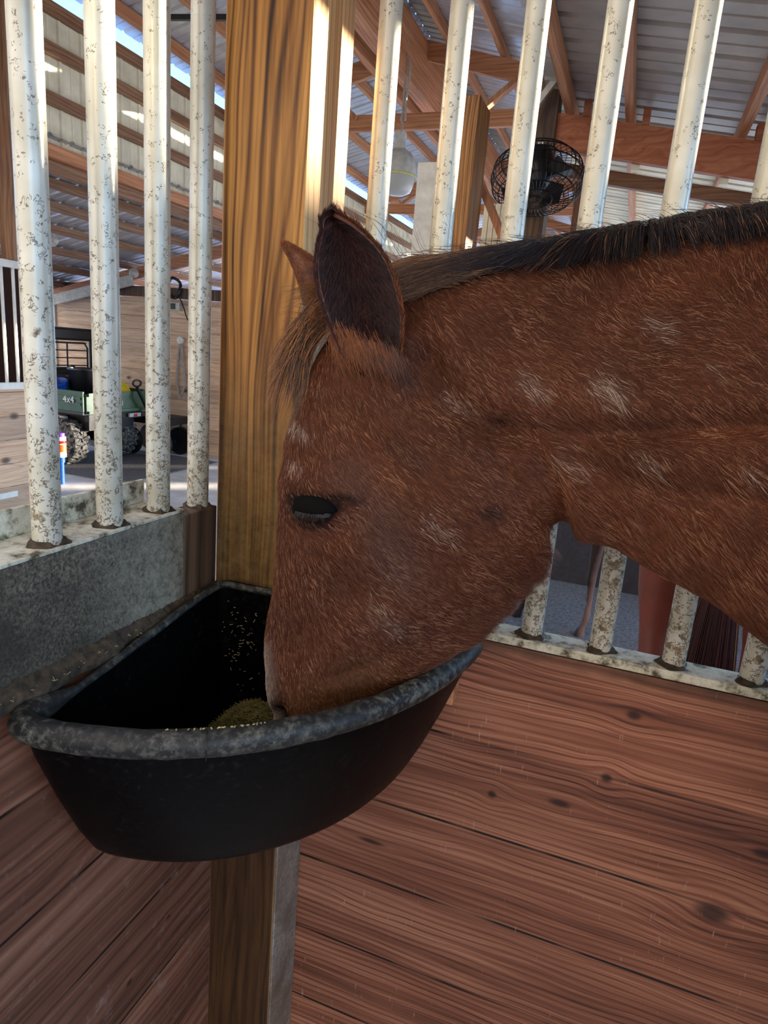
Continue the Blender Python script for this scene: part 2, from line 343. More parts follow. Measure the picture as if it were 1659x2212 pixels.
# --- left grille
g = empty('bar_grille', (-.64, .2, 1.43), 'grille of four chipped white bars on the dusty dark rail left of the corner post', 'bar grille')
def K(par, o): return keep(par, o)
K(g, tag(MB().box((-.664, -1.6, 1.278), (-.6215, .838, 1.4305)).build('rail', M['rail'], bevel=.002), 'dark rail dusted with grey'))
K(g, MB().box((-.703, -1.6, 1.431), (-.6205, .838, 1.436)).build('ledge', M['sill'], bevel=.001))
K(g, MB().box((-.703, -1.6, 1.436), (-.697, .838, 1.472)).build('flange', M['sill'], bevel=.001))
K(g, tag(MB().box((-.664, .838, 1.278), (-.6215, .927, 1.424)).build('end_block', M['darkpost'], bevel=.002), 'dark wooden end block'))
K(g, MB().box((-.66, -1.6, 2.70), (-.62, .9275, 2.74)).build('top_rail', M['white']))
def bar(x, y, z0, z1, par):
    b = MB().tube([(x, y, z0), (x, y, z1)], .0172, 24).build('bar', M['steel'], None, True); K(par, b)
    rs = []                       # crusted mud where the bar meets the rail
    for i, (r, dz) in enumerate(((.0235, 0), (.0215, .002), (.019, .004), (.0173, .007))):
        rs.append([(x+r*math.cos(t)*(1+.25*math.sin(3*t+x*90)), y+r*math.sin(t)*(1+.2*math.cos(2*t+y*70)), z0+dz) for t in [k*math.pi/9 for k in range(18)]])
    m_ = MB().rings(rs).build('mud_crust', M['mud'], None, True); keep(b, m_); m_.matrix_parent_inverse = Matrix.Identity(4)
    return b
for y, z0 in ((.597, 1.436), (.703, 1.436), (.804, 1.436), (.903, 1.424)): bar(-.643, y, z0, 2.70, g)
# --- right grille
g2 = empty('bar_grille', (.6, 1.053, 1.25), 'row of chipped white steel bars standing on the white sill above the red boards', 'bar grille')
K(g2, MB().box((-.48, 1.026, 1.246), (2.2, 1.078, 1.2605)).build('sill', M['sill'], bevel=.0015))
K(g2, MB().box((-.48, 1.035, 2.70), (2.2, 1.072, 2.74)).build('top_rail', M['white']))
for k in range(24): bar(-.420+.1093*k, 1.053, 1.2605, 2.70, g2)

# --- opposite stall front, across the aisle
XO = -4.6
struct(MB().box((XO-.04, -2, 0), (XO, 4.35, 1.165)).build('wall_opposite', M['pineY'], bevel=.001), 'pale pine board front of the stall across the aisle')
go = empty('stall_grille', (XO, 1, 1.2), 'cream barred stall front on pale boards across the aisle', 'bar grille')
K(go, MB().box((XO-.045, -2, 1.165), (XO+.01, 4.36, 1.215)).build('bottom_rail', M['white']))
K(go, MB().box((XO-.045, -2, 2.085), (XO+.01, 4.36, 2.14)).build('top_rail', M['white']))
for k in range(26): K(go, MB().tube([(XO-.015, 4.28-.105*k, 1.21), (XO-.015, 4.28-.105*k, 2.09)], .0125, 10).build('bar', M['white'], None, True))
tag(MB().box((XO, -2, .30), (XO+.03, 3.97, .345)).build('kick_rail', M['white']), 'thin white rail low on the pale stall front across the aisle', 'rail')
struct(MB().box((-5.7, 4.362, 0), (XO, 4.42, 2.12)).build('wall_end', M['maroon']), 'end partition of the stall across the aisle')
struct(MB().box((-5.7, -2, 0), (-5.6, 4.36, 2.3)).build('wall_inner', M['maroon']), 'dark maroon wall seen through the bars of the stall across the aisle')
# --- back wall of the aisle
struct(MB().box((-8.35, 8.1, 0), (-5.0, 8.14, 2.15)).build('wall_back', M['pine']), 'pale pine board wall behind the utility vehicle')
struct(MB().box((-8.43, 8.07, 0), (-8.35, 8.15, 2.2)).build('trim_1', M['white']), 'white edge trim at the left end of the pine wall')
tag(MB().box((-6.9, 5.9, 0.001), (-5.2, 7.75, .012)).build('floor_mat', M['mat']), 'dark rectangular mat on the floor under the green vehicle', 'floor mat')
# --- posts, rafters, clerestory
tag(MB().box((-4.62, 3.98, 2.142), (-4.49, 4.13, 4.02)).build('wooden_post', M['roughZ']), 'short brown post standing on the cream stall front below the siding', 'post')
tag(MB().box((-.72, 3.94, 0), (-.59, 4.08, 3.75)).build('wooden_post', M['darkpost']), 'dark weathered post with the cage fan on it, beyond the right bars', 'post')
struct(ribbed('wall_clerestory', (-4.66, -2, Hh+1.36), (-4.66, -2, Hh+2.34), (-4.66, 24, Hh+1.36), M['cream'], 1, .012, .23, -1), 'cream ribbed siding high on the left')
struct(ribbed('wall_clerestory', (-.56, -2, Hh+1.37), (-.56, -2, Hh+2.50), (-.56, 22, Hh+1.37), M['cream'], 1, .012, .23, 1), 'cream ribbed siding above the low roof on the right')
for zr, hh in ((2.345, .09), (2.06, .09), (1.71, .09)): struct(MB().box((-4.655, -2, Hh+zr-hh/2), (-4.60, 24, Hh+zr+hh/2)).build('wall_girt', M['roughY']), 'brown horizontal girt on the cream siding')
struct(MB().box((-4.67, -2, Hh+1.27), (-4.57, 24, Hh+1.37)).build('wall_girt', M['trussY']), 'brown header along the foot of the cream siding')
struct(MB().box((-4.70, -2, Hh+1.17), (-4.63, 24, Hh+1.265)).build('wall_girt', M['roughY']), 'lower brown header along the foot of the cream siding')
def ls(x): return Hh+1.44+.235*(x+4.6)
struct(ribbed('ceiling', (-8.5, 2.2, ls(-8.5)), (-4.6, 2.2, ls(-4.6)), (-8.5, 24, ls(-8.5)), M['sheet'], 1), 'ribbed metal roof over the stalls across the aisle')
for x in (-5.24, -5.69, -6.23, -6.85, -7.45, -8.1): struct(MB().box((x-.02, -2, ls(x)-.10), (x+.02, 24, ls(x)-.012)).build('ceiling_purlin', M['roughY']), 'brown purlin under the roof across the aisle')
for y in (4.05, 8.0, 12.0):
    struct(MB().beam((-8.5, y, ls(-8.5)-.17), (-4.6, y, ls(-4.6)-.17), .045, .15).build('ceiling_rafter', M['trussX' if y > 5 else 'roughX']), 'sloping rafter under the roof across the aisle')
struct(MB().beam((-8.35, 7.9, ls(-8.35)-.27), (-6.75, 7.9, ls(-6.75)-.27), .04, .14).build('ceiling_brace', flat('pale_board', L(196, 190, 178), .6)), 'pale grey board fixed below the rafter over the pine wall')
struct(MB().box((-9.0, 8.02, Hh+.46), (-4.6, 8.08, Hh+.60)).build('wall_header', M['darkpost']), 'dark header above the pine wall')
for (px, py, n_) in ((289, 590, 'white round insulator on the rafter between the second and third bars'), (112, 519, 'white round insulator beside the first bar')):
    q = atY(px, py, 7.85 if px > 200 else 6.0); d = (C0-q).normalized()
    o = MB().lathe([(0, .03), (.02, .03), (.028, .022), (.055, .012), (.066, 0), (.05, -.02), (0, -.02)], q, 20, d).build('insulator', M['lightgrey'], None, True)
    tag(o, n_, 'insulator')
# --- high centre roof
XR, ZR = -2.45, Hh+3.09
def cs(x): return ZR-.256*abs(x-XR)
struct(ribbed('ceiling', (-4.66, .8, cs(-4.66)), (XR, .8, cs(XR)), (-4.66, 22, cs(-4.66)), M['sheet'], 1), 'ribbed metal slope on the left of the ridge')
struct(ribbed('ceiling', (-.55, .8, cs(-.55)), (XR, .8, cs(XR)), (-.55, 22, cs(-.55)), M['sheet'], 1, down=-1.), 'ribbed metal slope on the right of the ridge')
for x in (-2.16, -1.62, -1.08, -.66, -2.75, -3.3, -3.9, -4.4): struct(MB().box((x-.022, -1, cs(x)-.105), (x+.022, 22, cs(x)-.01)).build('ceiling_purlin', M['trussY']), 'brown purlin under the high roof')
struct(MB().box((-2.50, -1, Hh+2.45), (-2.36, 22, Hh+2.93)).build('ceiling_ridge', M['trussY']), 'deep ridge beam of the high roof')
struct(MB().box((-2.76, -1, Hh+2.52), (-2.69, 22, Hh+2.80)).build('ceiling_ridge', M['trussY']), 'board beside the ridge beam')
for i, y in enumerate((7.0, 11.0, 15.0, 19.0)):
    t = empty('roof_truss', (XR, y, Hh+2.2), ('nearest brown gable truss behind the hanging lamp', 'second brown gable truss, seen below the nearest one', 'third brown gable truss further down the barn', 'furthest brown gable truss of the barn')[i], 'roof truss', 'gable trusses across the aisle')
    for s in (-1, 1):
        xe = XR+s*2.1
        K(t, MB().beam((XR, y, cs(XR)-.20), (xe, y, cs(xe)-.20), .05, .17).build('top_chord', M['trussX']))
        K(t, MB().beam((XR+s*1.0, y, cs(XR+s*1.0)-.26), (XR+s*.62, y, Hh+2.28), .045, .09, (0, 1, 0)).build('web', M['trussZ']))
        K(t, MB().beam((XR+s*1.25, y+.05, cs(XR+s*1.25)-.26), (XR+s*1.6, y+.05, Hh+2.28), .045, .09, (0, 1, 0)).build('web', M['trussZ']))
    K(t, MB().box((XR-2.15, y-.025, Hh+2.17), (XR+2.15, y+.025, Hh+2.32)).build('bottom_chord', M['trussX']))
# --- low roof over this stall
def rs_(x): return Hh+1.40-.16*(x+.64)
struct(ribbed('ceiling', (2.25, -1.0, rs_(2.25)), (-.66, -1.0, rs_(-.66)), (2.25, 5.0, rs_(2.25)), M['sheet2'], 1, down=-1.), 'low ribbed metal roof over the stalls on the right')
struct(ribbed('ceiling', (2.25, 5.0, rs_(2.25)), (-.66, 5.0, rs_(-.66)), (2.25, 14, rs_(2.25)), M['cream'], 1, down=-1.), 'cream ribbed roof lining beyond the red rafter')
for x in (-.53, -.22, .32, .85, 1.4, 1.95): struct(MB().box((x-.02, -1.0, rs_(x)-.095), (x+.02, 14, rs_(x)-.012)).build('ceiling_purlin', M['trussY']), 'brown purlin under the low roof on the right')
bm = MB().beam((-.70, 4.0, rs_(-.70)-.185), (2.2, 4.0, rs_(2.2)-.185), .05, .175); rf = struct(bm.build('ceiling_rafter', M['beamR']), 'deep red brown rafter crossing behind the right bars')
struct(MB().beam((-.6, 4.35, rs_(-.6)-.285), (2.2, 4.35, rs_(2.2)-.285), .05, .075).build('ceiling_rafter', M['roughX']), 'darker second rafter just behind the red one')
for x in (-.44, -.14, .40): struct(MB().box((x-.018, 3.96, rs_(x)-.10), (x+.018, 4.04, rs_(x)-.02)).build('ceiling_block', M['beamR']), 'small block on top of the red rafter')
for x in (-.16, .28): struct(MB().box((x-.02, 4.03, rs_(x)-.30), (x+.02, 4.08, rs_(x)-.2)).build('ceiling_block', M['cream']), 'pale cleat under the red rafter')
struct(MB().box((-.55, 5.25, 0), (2.2, 5.31, 1.25)).build('wall_far_stall', M['matwall']), 'dark matted wall at the back of the next stall')
struct(MB().box((15, -14, -.1), (15.3, 16.2, 4.25)).box((15, 16.2, 2.3), (15.3, 23.75, 4.25)).box((15, 24.35, 2.3), (15.3, 25.4, 4.25)).box((15, 25.75, 2.3), (15.3, 60, 4.25)).box((15, 23.9, -.1), (15.3, 24.1, 2.3)).box((15, 38, -.1), (15.3, 38.3, 2.3)).build('wall_sun_blocker', flat('blue_grey_blocker', L(120, 150, 190), .7)), 'unseen slotted wall added across the yard to shape the sunlight')  # added out of view: slits cut the sunlight, blue paint tints the bounce
struct(MB().box((2.22, -1.0, 2.545), (2.26, 5.0, 2.68)).build('ceiling_shade_fascia', M['trussY']), 'unseen fascia board added along the low eave to trim the sunlight')  # added to lower the eave's shadow edge on the post
# stiles, panel and brace standing in the aisle beyond
q = atY(1010, 205, 3.0)
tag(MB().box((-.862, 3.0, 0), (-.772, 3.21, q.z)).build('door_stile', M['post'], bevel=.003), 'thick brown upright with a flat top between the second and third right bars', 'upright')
q = atY(920, 350, 3.0)
tag(MB().box((-1.02, 3.0, 0), (-.93, 3.03, q.z)).build('door_panel', M['lightgrey'], bevel=.002), 'pale grey upright panel left of the thick brown upright', 'panel')
a, b = atY(1030, 375, 3.3), atY(1105, 560, 3.3)
tag(MB().beam(a, b, .03, .10, (0, 1, 0)).build('diagonal_brace', M['trussZ']), 'brown diagonal brace leaning right of the thick upright', 'brace')
ca, cb_ = atY(1030, 600, 3.6), atY(1090, 600, 3.6); bo = ribbed('corrugated_panel', (ca.x, 3.6, 0), (ca.x, 3.6, atY(1030, 440, 3.6).z), (cb_.x, 3.6, 0), M['cream'], 1, .01, .03); tag(bo, 'small cream corrugated panel behind the diagonal brace', 'panel')
# framed opening beside the fan
wf = bpy.data.objects.new('window_1', None); COL.objects.link(wf); wf.location = (-.5, 4.6, 2.5); struct(wf)
a, b = atY(1182, 430, 4.6), atY(1232, 500, 4.6)
K(wf, MB().box((a.x, 4.58, a.z-.05), (b.x, 4.62, a.z)).build('head', M['trussX'])); K(wf, MB().box((a.x-.03, 4.58, b.z-.2), (a.x, 4.62, a.z)).build('jamb', M['roughZ'])); K(wf, MB().box((b.x, 4.58, b.z-.2), (b.x+.05, 4.62, a.z+.15)).build('jamb', M['roughZ']))
struct(MB().beam(atY(366, 38, 4.7), atY(620, 38, 4.7), .03, .035).build('ceiling_tie', M['blackm']), 'black tie bar under the high roof')

# ================================================================ THE TUB
def tubz(x, y): return Hh-.44+.045*min(1, max(0, (y-.6)/.3))*min(1, max(0, (-x-.3)/.2))
def smooth_loop(pts, k=3):
    for _ in range(k):
        o = []
        for i in range(len(pts)):
            a, b = Vector(pts[i]), Vector(pts[(i+1) % len(pts)]); o += [a*.75+b*.25, a*.25+b*.75]
        pts = o
    return pts
loop = [(-.598, .88), (-.598, .70), (-.598, .56), (-.603, .505), (-.575, .487)]
for d in range(-78, 0, 8): loop.append((-.605+.44*math.cos(math.radians(d)), 1.0+.512*math.sin(math.radians(d))))
loop += [(-.166, .985), (-.19, 1.003), (-.28, 1.004), (-.42, 1.004), (-.462, .985), (-.468, .93), (-.480, .905), (-.53, .902), (-.585, .902)]
loop = smooth_loop([Vector((x, y, 0)) for x, y in loop], 2)
ctr = Vector((-.60, .985, 0))
tub = empty('feed_tub', (-.45, .8, Hh-.70), 'black rubber corner feed tub with a scuffed grey rim under the horse\'s muzzle', 'feed tub')
rings = []
def tring(s, dz, inset=0.):
    r = []
    for p in loop:
        q = ctr+(p-ctr)*s; d = (ctr-p); d.normalize(); q = q+d*inset; r.append(Vector((q.x, q.y, tubz(p.x, p.y)+dz)))
    return r
zb = lambda s: s
for s, dz in ((.4, -.252), (.70, -.250), (.735, -.242), (.765, -.225), (.81, -.19), (.875, -.12), (.935, -.05), (.962, .0)): rings.append(tring(s, dz, .003))
for s, dz in ((.985, -.004), (.98, -.02), (.965, -.05), (.90, -.13), (.835, -.20), (.785, -.245), (.765, -.257), (.73, -.264), (.4, -.264)): rings.append(tring(s, dz))
K(tub, MB().rings(rings).build('tub_body', M['rubber'], None, True))
rloop = [ctr+(q-ctr)*.985 for q in loop]
rim = MB().tube([Vector((p.x, p.y, tubz(p.x, p.y)-.006)) for p in rloop], [.0165-.0105*min(1, max(0, (p.y-.54)/.04))*(1 if p.x < -.58 else 0)-.0105*min(1, max(0, (-.24-p.x)/.06))*(1 if p.y > .86 and p.x > -.58 else 0) for p in rloop], 14, True).build('tub_rim', M['rim'], None, True); K(tub, rim)
dp = rim.modifiers.new('rough', 'DISPLACE'); tx = bpy.data.textures.new('rimtex', 'CLOUDS'); tx.noise_scale = .02; dp.texture = tx; dp.strength = .003; dp.texture_coords = 'GLOBAL'
sl = MB().tube([Vector((-.385+.56*.0170*math.cos(t), .562-.83*.0170*math.cos(t), tubz(-.385, .562)-.006+.0170*math.sin(t))) for t in [2*math.pi*k/24 for k in range(24)]], .0008, 6, True).build('rim_split', M['black']); K(tub, sl)
# feed heap, loose stalks and crumbs
vs = []; fs = []; n = 56
hc = Vector((-.485, .835))
for i in range(n):
    for j in range(n):
        x = hc.x+(i/(n-1)-.5)*.23; y = hc.y+(j/(n-1)-.5)*.19-.012; r = math.hypot(x-hc.x, y-hc.y)
        h = .125*math.exp(-(r/.094)**2)+.006*math.sin(x*90+math.cos(y*70)*2)*math.sin(y*83)+random.uniform(-.003, .003)
        vs.append((x, y, Hh-.695+h))
for i in range(n-1):
    for j in range(n-1): fs.append((i*n+j, (i+1)*n+j, (i+1)*n+j+1, i*n+j+1))
tag(link_mesh('feed_heap', vs, fs, M['feed'], None, True), 'heap of chopped green brown feed in the bottom of the black tub', 'feed', None, 'stuff')
b = MB()
def stalk(p, l=.02, r=.0006, flatness=.4):
    d = Vector((random.gauss(0, 1), random.gauss(0, 1), random.gauss(0, flatness))).normalized()*l/2; b.tube([p-d, p+d+Vector((0, 0, random.uniform(-.1, .1)*l))], r, 4)
for _ in range(3000):
    x, y = random.gauss(hc.x, .055), random.gauss(hc.y, .055); r = math.hypot(x-hc.x, y-hc.y)
    if r > .09 or y > .905: continue
    stalk(Vector((x, y, Hh-.693+.125*math.exp(-(r/.094)**2)+.003)), random.uniform(.008, .02), .0005)
tag(b.build('hay_stalks', M['hay']), 'short chopped hay stalks lying over the feed heap', 'hay', None, 'stuff')
b = MB()
for _ in range(200):      # crumbs along the back rim ledge and stuck to the wall of the tub
    k = random.random()
    if k < .6: y = random.uniform(.30, .92); stalk(Vector((-.612+random.uniform(-.006, .012), y, Hh-.423+random.uniform(0, .004))), random.uniform(.002, .006), .00045)
    elif k < .72: x = random.uniform(-.43, -.33); y = 1.0-.512*math.sqrt(max(0, 1-((x+.605)/.44)**2)); stalk(Vector((x, y+.012, tubz(x, y)+.011)), .003, .0009)
    else:
        p = atY(random.gauss(505, 20), random.gauss(1405, 48), .86); stalk(Vector((p.x, .885+random.uniform(-.003, .002), p.z)), random.uniform(.002, .006), .0005)
tag(b.build('chaff', M['pale_hay']), 'loose pale chaff crumbs along the tub rim and back wall', 'chaff', None, 'stuff')
vs = []; fs = []; n = 160
for i in range(n):
    y = .30+(i/(n-1))*.63; w = .020+.007*math.sin(y*60)+random.uniform(-.002, .002)
    vs += [(-.6206, y, 1.290+random.uniform(-.002, .002)), (-.6206+w*.8, y, 1.276+random.uniform(-.002, .002)), (-.6206+w*.7, y, 1.262), (-.6206, y, 1.255)]
for i in range(n-1):
    for k in range(3): fs.append((4*i+k, 4*i+k+1, 4*i+k+5, 4*i+k+4))
tag(link_mesh('packed_dust', vs, fs, M['mud'], None, True), 'packed brown dust along the foot of the dark rail behind the tub', 'dust', None, 'stuff')

# ================================================================ THE HORSE
SX = [-.9, -.6, -.33, -.15, 0, .2, .5, .8, 1.7]; SY = [.62, .715, .800, .850, .868, .852, .785, .735, .72]
def Ys(x): return float(np.interp(x, SX, SY))
def dYs(x): return (Ys(x+.05)-Ys(x-.05))/.1
def atS(px, py, off=0.):
    Y = .8
    for _ in range(12):
        p = atY(px, py, Y+off); Y = Y*.4+Ys(p.x)*.6
    return atY(px, py, Ys(atY(px, py, Y+off).x)+off)
def snorm(x): v = Vector((dYs(x), -1, 0)); return v.normalized()      # towards the camera side
def hring(o, i, w, k=0., p=2., n=44):
    O = atS(*o) if len(o) == 2 else Vector(o); I = atS(*i) if len(i) == 2 else Vector(i); c = (O+I)/2; a = (O-I)/2; nn = snorm(c.x); r = []
    for q in range(n):
        t = 2*math.pi*q/n; cs_, sn = math.cos(t), math.sin(t)
        cc = math.copysign(abs(cs_)**(2/p), cs_); ss = math.copysign(abs(sn)**(2/p), sn)
        r.append(c+a*cc+nn*(ss*w*(1+k*cc)))
    return r
head = [((648,1632),(700,1650),.020,0,2),((606,1592),(742,1630),.042,0,2.2),((586,1540),(778,1572),.049,.05,2.2),((576,1470),(812,1512),.047,.1,2.2),((572,1398),(896,1462),.046,.1,2.1),
        ((577,1340),(972,1420),.050,.1,2.1),((591,1285),(1040,1362),.058,.1,2.2),((598,1216),(1110,1292),.068,.08,2.3),((604,1130),(1166,1222),.080,.06,2.4),
        ((610,1040),(1192,1150),.088,.06,2.4),((620,950),(1190,1070),.090,.06,2.3),((644,868),(1150,960),.088,.05,2.2),((678,790),(1080,850),.080,0,2.1),((722,712),(1000,740),.068,0,2),((790,640),(940,660),.045,0,2)]
neck = [((800,600),(960,1000),.060,0,2),((880,572),(1060,1060),.074,-.08,2),((980,562),(1150,1120),.082,-.12,2),((1100,540),(1235,1158),.088,-.15,2),((1200,526),(1320,1176),.094,-.18,2),((1330,503),(1420,1232),.102,-.2,2),
        ((1500,476),(1540,1294),.118,-.2,2),((1659,456),(1665,1388),.135,-.2,2),((1860,430),(1810,1500),.155,-.18,2)]
body = [((.42, 0, 1.90), (.33, 0, 1.13), .175, -.1, 2.2), ((.60, 0, 1.90), (.50, 0, .98), .215, -.15, 2.3), ((.80, 0, 1.84), (.74, 0, .93), .235, -.15, 2.3), ((1.05, 0, 1.76), (1.05, 0, .90), .255, -.12, 2.3), ((1.35, 0, 1.75), (1.35, 0, .93), .262, -.08, 2.3), ((1.62, 0, 1.80), (1.58, 0, 1.02), .25, 0, 2.3), ((1.82, 0, 1.76), (1.78, 0, 1.12), .21, 0, 2.2), ((1.95, 0, 1.62), (1.93, 0, 1.3), .12, 0, 2)]
hm = MB(); hm.rings([hring(*r) for r in head]); nr = [hring(*r) for r in neck]
for O, I, w, k, p in body:
    O = (O[0], Ys(O[0])-.02, O[2]); I = (I[0], Ys(I[0])-.02, I[2]); nr.append(hring(O, I, w, k, p))
hm.rings(nr)
def leg(mb, x, y, pts):
    mb.rings([[(x+dx+rx*math.cos(t), y+dy+ry*math.sin(t), z) for t in [2*math.pi*k/16 for k in range(16)]] for dx, dy, z, rx, ry in pts])
FRONT = [(0,0,1.35,.13,.09),(0,0,1.15,.12,.085),(0,0,.95,.085,.065),(.0,0,.75,.058,.05),(-.005,0,.56,.043,.042),(-.01,0,.50,.046,.045),(0,0,.42,.032,.032),(.005,0,.28,.027,.025),(0,0,.17,.034,.034),(-.015,0,.11,.029,.030),(-.035,0,.065,.040,.042),(-.045,0,.0,.058,.055)]
HIND = [(0,0,1.5,.20,.12),(-.02,0,1.25,.19,.115),(-.05,0,1.0,.13,.085),(.0,0,.82,.085,.06),(.075,0,.64,.055,.045),(.09,0,.56,.052,.042),(.065,0,.46,.036,.034),(.05,0,.30,.031,.028),(.045,0,.18,.037,.035),(.03,0,.11,.031,.032),(.01,0,.065,.042,.044),(0,0,0,.060,.058)]
leg(hm, .62, .58, FRONT); leg(hm, .70, .86, FRONT); leg(hm, 1.68, .60, HIND); leg(hm, 1.75, .84, HIND)
def remesh(mb, voxel, it=10, fac=.5):
    o = link_mesh('tmp', mb.v, mb.f); bm = bmesh.new(); bm.from_mesh(o.data); bmesh.ops.recalc_face_normals(bm, faces=bm.faces); bm.to_mesh(o.data); bm.free()
    r = o.modifiers.new('r', 'REMESH'); r.mode = 'VOXEL'; r.voxel_size = voxel
    s = o.modifiers.new('s', 'SMOOTH'); s.factor = fac; s.iterations = it
    dg = bpy.context.evaluated_depsgraph_get(); me = bpy.data.meshes.new_from_object(o.evaluated_get(dg)); bpy.data.objects.remove(o); return me
me = remesh(hm, .0055, 14); NV = len(me.vertices); print('horse verts', NV)
P = np.empty(NV*3); me.vertices.foreach_get('co', P); P = P.reshape(-1, 3); NO = np.empty(NV*3); me.vertices.foreach_get('normal', NO); NO = NO.reshape(-1, 3)
ys = np.interp(P[:, 0], SX, SY); far = P[:, 1] > ys
Q = P.copy(); Q[far, 1] = 2*ys[far]-Q[far, 1]        # markings and relief are the same on both sides
fw, rt, up = np.array(FW), np.array(RT), np.array(UP)
def proj(A):
    d = A-np.array([0, 0, H]); z = d@fw; return np.stack([CX+FPX*(d@rt)/z, CY-FPX*(d@up)/z], 1)
U = proj(Q)
def pdist(U, pts):
    pts = np.array(pts, float); best = np.full(len(U), 1e9)
    if len(pts) == 1: return np.hypot(*(U-pts[0]).T)
    for a, b in zip(pts[:-1], pts[1:]):
        ab = b-a; t = np.clip(((U-a)@ab)/(ab@ab), 0, 1); best = np.minimum(best, np.hypot(*((U-(a+t[:, None]*ab)).T)))
    return best
def G(U, pts, w): return np.exp(-(pdist(U, pts)/w)**2)
ok = (Q[:, 0] < .45)
D = np.zeros(NV)
for pts, w, d in (
    ([(930,775),(975,870),(1045,915),(1150,935),(1300,938),(1480,925),(1659,915)], 28, -.017),     # furrow behind the jowl along the neck
    ([(1215,1170),(1200,1060),(1155,975),(1080,930)], 24, -.018),  # rear edge of the jaw
    ([(1240,990),(1330,1040),(1480,1075),(1659,1085)], 34, -.010),
    ([(1170,1060),(1120,990),(1040,950)], 60, .007),
    ([(1040,1080)], 130, .010), ([(960,720),(1040,800),(1180,850),(1400,850)], 70, .007),
    ([(1150,640),(1350,600),(1600,590)], 60, -.004),
    ([(640,1048),(700,1040),(760,1062)], 26, .010), ([(683,1100)], 50, .012), ([(800,985)], 55, -.008),
    ([(640,1140),(700,1165),(760,1130)], 20, -.004), ([(770,1170),(840,1240),(900,1290)], 32, .006), ([(740,1260),(800,1370)], 40, -.006),
    ([(850,1330),(760,1330)], 30, .007), ([(700,1470),(780,1440),(850,1420)], 16, -.004), ([(905,760),(900,850)], 24, -.008), ([(870,800)], 45, .008),
    ([(600,1540),(624,1585)], 15, -.016), ([(650,1540)], 34, .006), ([(830,1420),(910,1400)], 26, -.003),
    ([(700,1440)], 60, .004)):
    D += d*G(U, pts, w)
P = P+NO*(D*ok)[:, None]
nz = np.sin(P[:, 0]*61+np.cos(P[:, 2]*47)*2)*np.sin(P[:, 2]*53+P[:, 0]*17); P += NO*(nz*.0006)[:, None]
me.vertices.foreach_set('co', P.ravel()); me.update()
me.polygons.foreach_set('use_smooth', [True]*len(me.polygons))
# coat colours (true markings only)
base = np.array(L(112, 62, 40)); redd = np.array(L(126, 70, 42)); dark = np.array(L(34, 22, 20)); grey = np.array(L(112, 88, 80)); tan = np.array(L(132, 88, 56)); white = np.array(L(214, 200, 190)); roan = np.array(L(150, 112, 98))
def coatcol(U, A):
    n = len(U); c = np.tile(base, (n, 1)); n1 = .5+.5*np.sin(U[:, 0]*.017+np.sin(U[:, 1]*.013)*2)*np.sin(U[:, 1]*.021+1.3)
    c = c*(1-n1[:, None]*.5)+redd*n1[:, None]*.5
    tex = np.clip(.5+.5*np.sin((U[:, 0]*.7-U[:, 1]*.72)*.31+2*np.sin((U[:, 0]+U[:, 1])*.023))*np.sin((U[:, 0]*.72+U[:, 1]*.7)*.062+np.sin(U[:, 0]*.05)), 0, 1)
    n2 = np.sin(U[:, 0]*.011+2*np.sin(U[:, 1]*.009+1))*np.sin(U[:, 1]*.015+U[:, 0]*.006+.5); c = c*(1+.20*n2[:, None])
    def put(w, col): nonlocal c; w = np.clip(w, 0, 1)[:, None]; c = c*(1-w)+col*w
    put(.55*G(U, [(640,930),(700,900),(860,960)], 40), redd); put(.45*G(U, [(820,1120),(860,1230)], 60), grey); put(.35*G(U, [(760,1030)], 46), grey)
    put(.55*G(U, [(640,1540),(720,1500),(800,1470)], 60), tan); put(.5*G(U, [(850,960),(900,1000)], 30), dark*2.2)
    put(.75*G(U, [(1045,1102),(1062,1108)], 15), dark); put(.8*G(U, [(752,1072),(770,1080)], 8), dark)
    spots = np.zeros(n)
    for q, w, s in (((1315, 845), 34, .62), ((1145, 835), 30, .42), ((1412, 708), 26, .40), ((1395, 1000), 26, .30), ((1540, 800), 22, .2), ((1625, 1030), 24, .26), ((945, 1138), 30, .30), ((645, 930), 17, .7), ((830, 1340), 36, .26), ((640, 1010), 14, .5), ((985, 870), 30, .2), ((1225, 1010), 30, .2)):
        spots = np.maximum(spots, s*G(U, [(q[0]-w*.6, q[1]-w*.5), (q[0]+w*.6, q[1]+w*.5)], w*.7)*(.35+.65*tex))
    put(spots*.25, white)
    put(1.1*G(U, [(648,1086),(700,1098)], 24), dark*.6); put(.9*G(U, [(640,1072),(690,1078),(738,1072)], 11), dark*.5); put(.9*G(U, [(640,1100),(660,1128),(700,1128),(735,1090)], 10), dark*.6)
    put(1.0*G(U, [(556,1400),(566,1480),(580,1560)], 22), white); put(1.0*G(U, [(655,800),(628,870),(612,910)], 13), white)
    put(.55*G(U, [(660,1560),(740,1540)], 60), tan*.8); put(1.0*G(U, [(596,1530),(612,1556),(640,1600)], 20), dark*.5); put(.8*G(U, [(620,1640),(800,1640)], 40), grey)
    put(1.2*G(U, [(860,600),(960,580),(1100,545),(1200,526),(1330,506),(1500,478),(1659,462),(1860,440)], 34), dark*.8)
    put(.35*np.clip((A[:, 0]-.05)/.4, 0, 1)*np.ones(n), dark*1.8); put(.95*np.clip((.62-A[:, 2])/.2, 0, 1), dark)
    return np.clip(c*.56, 0, 1), spots
CC, SPOT = coatcol(U, P); at = me.color_attributes.new('coat', 'FLOAT_COLOR', 'POINT'); at.data.foreach_set('color', np.hstack([CC, np.ones((NV, 1))]).ravel())
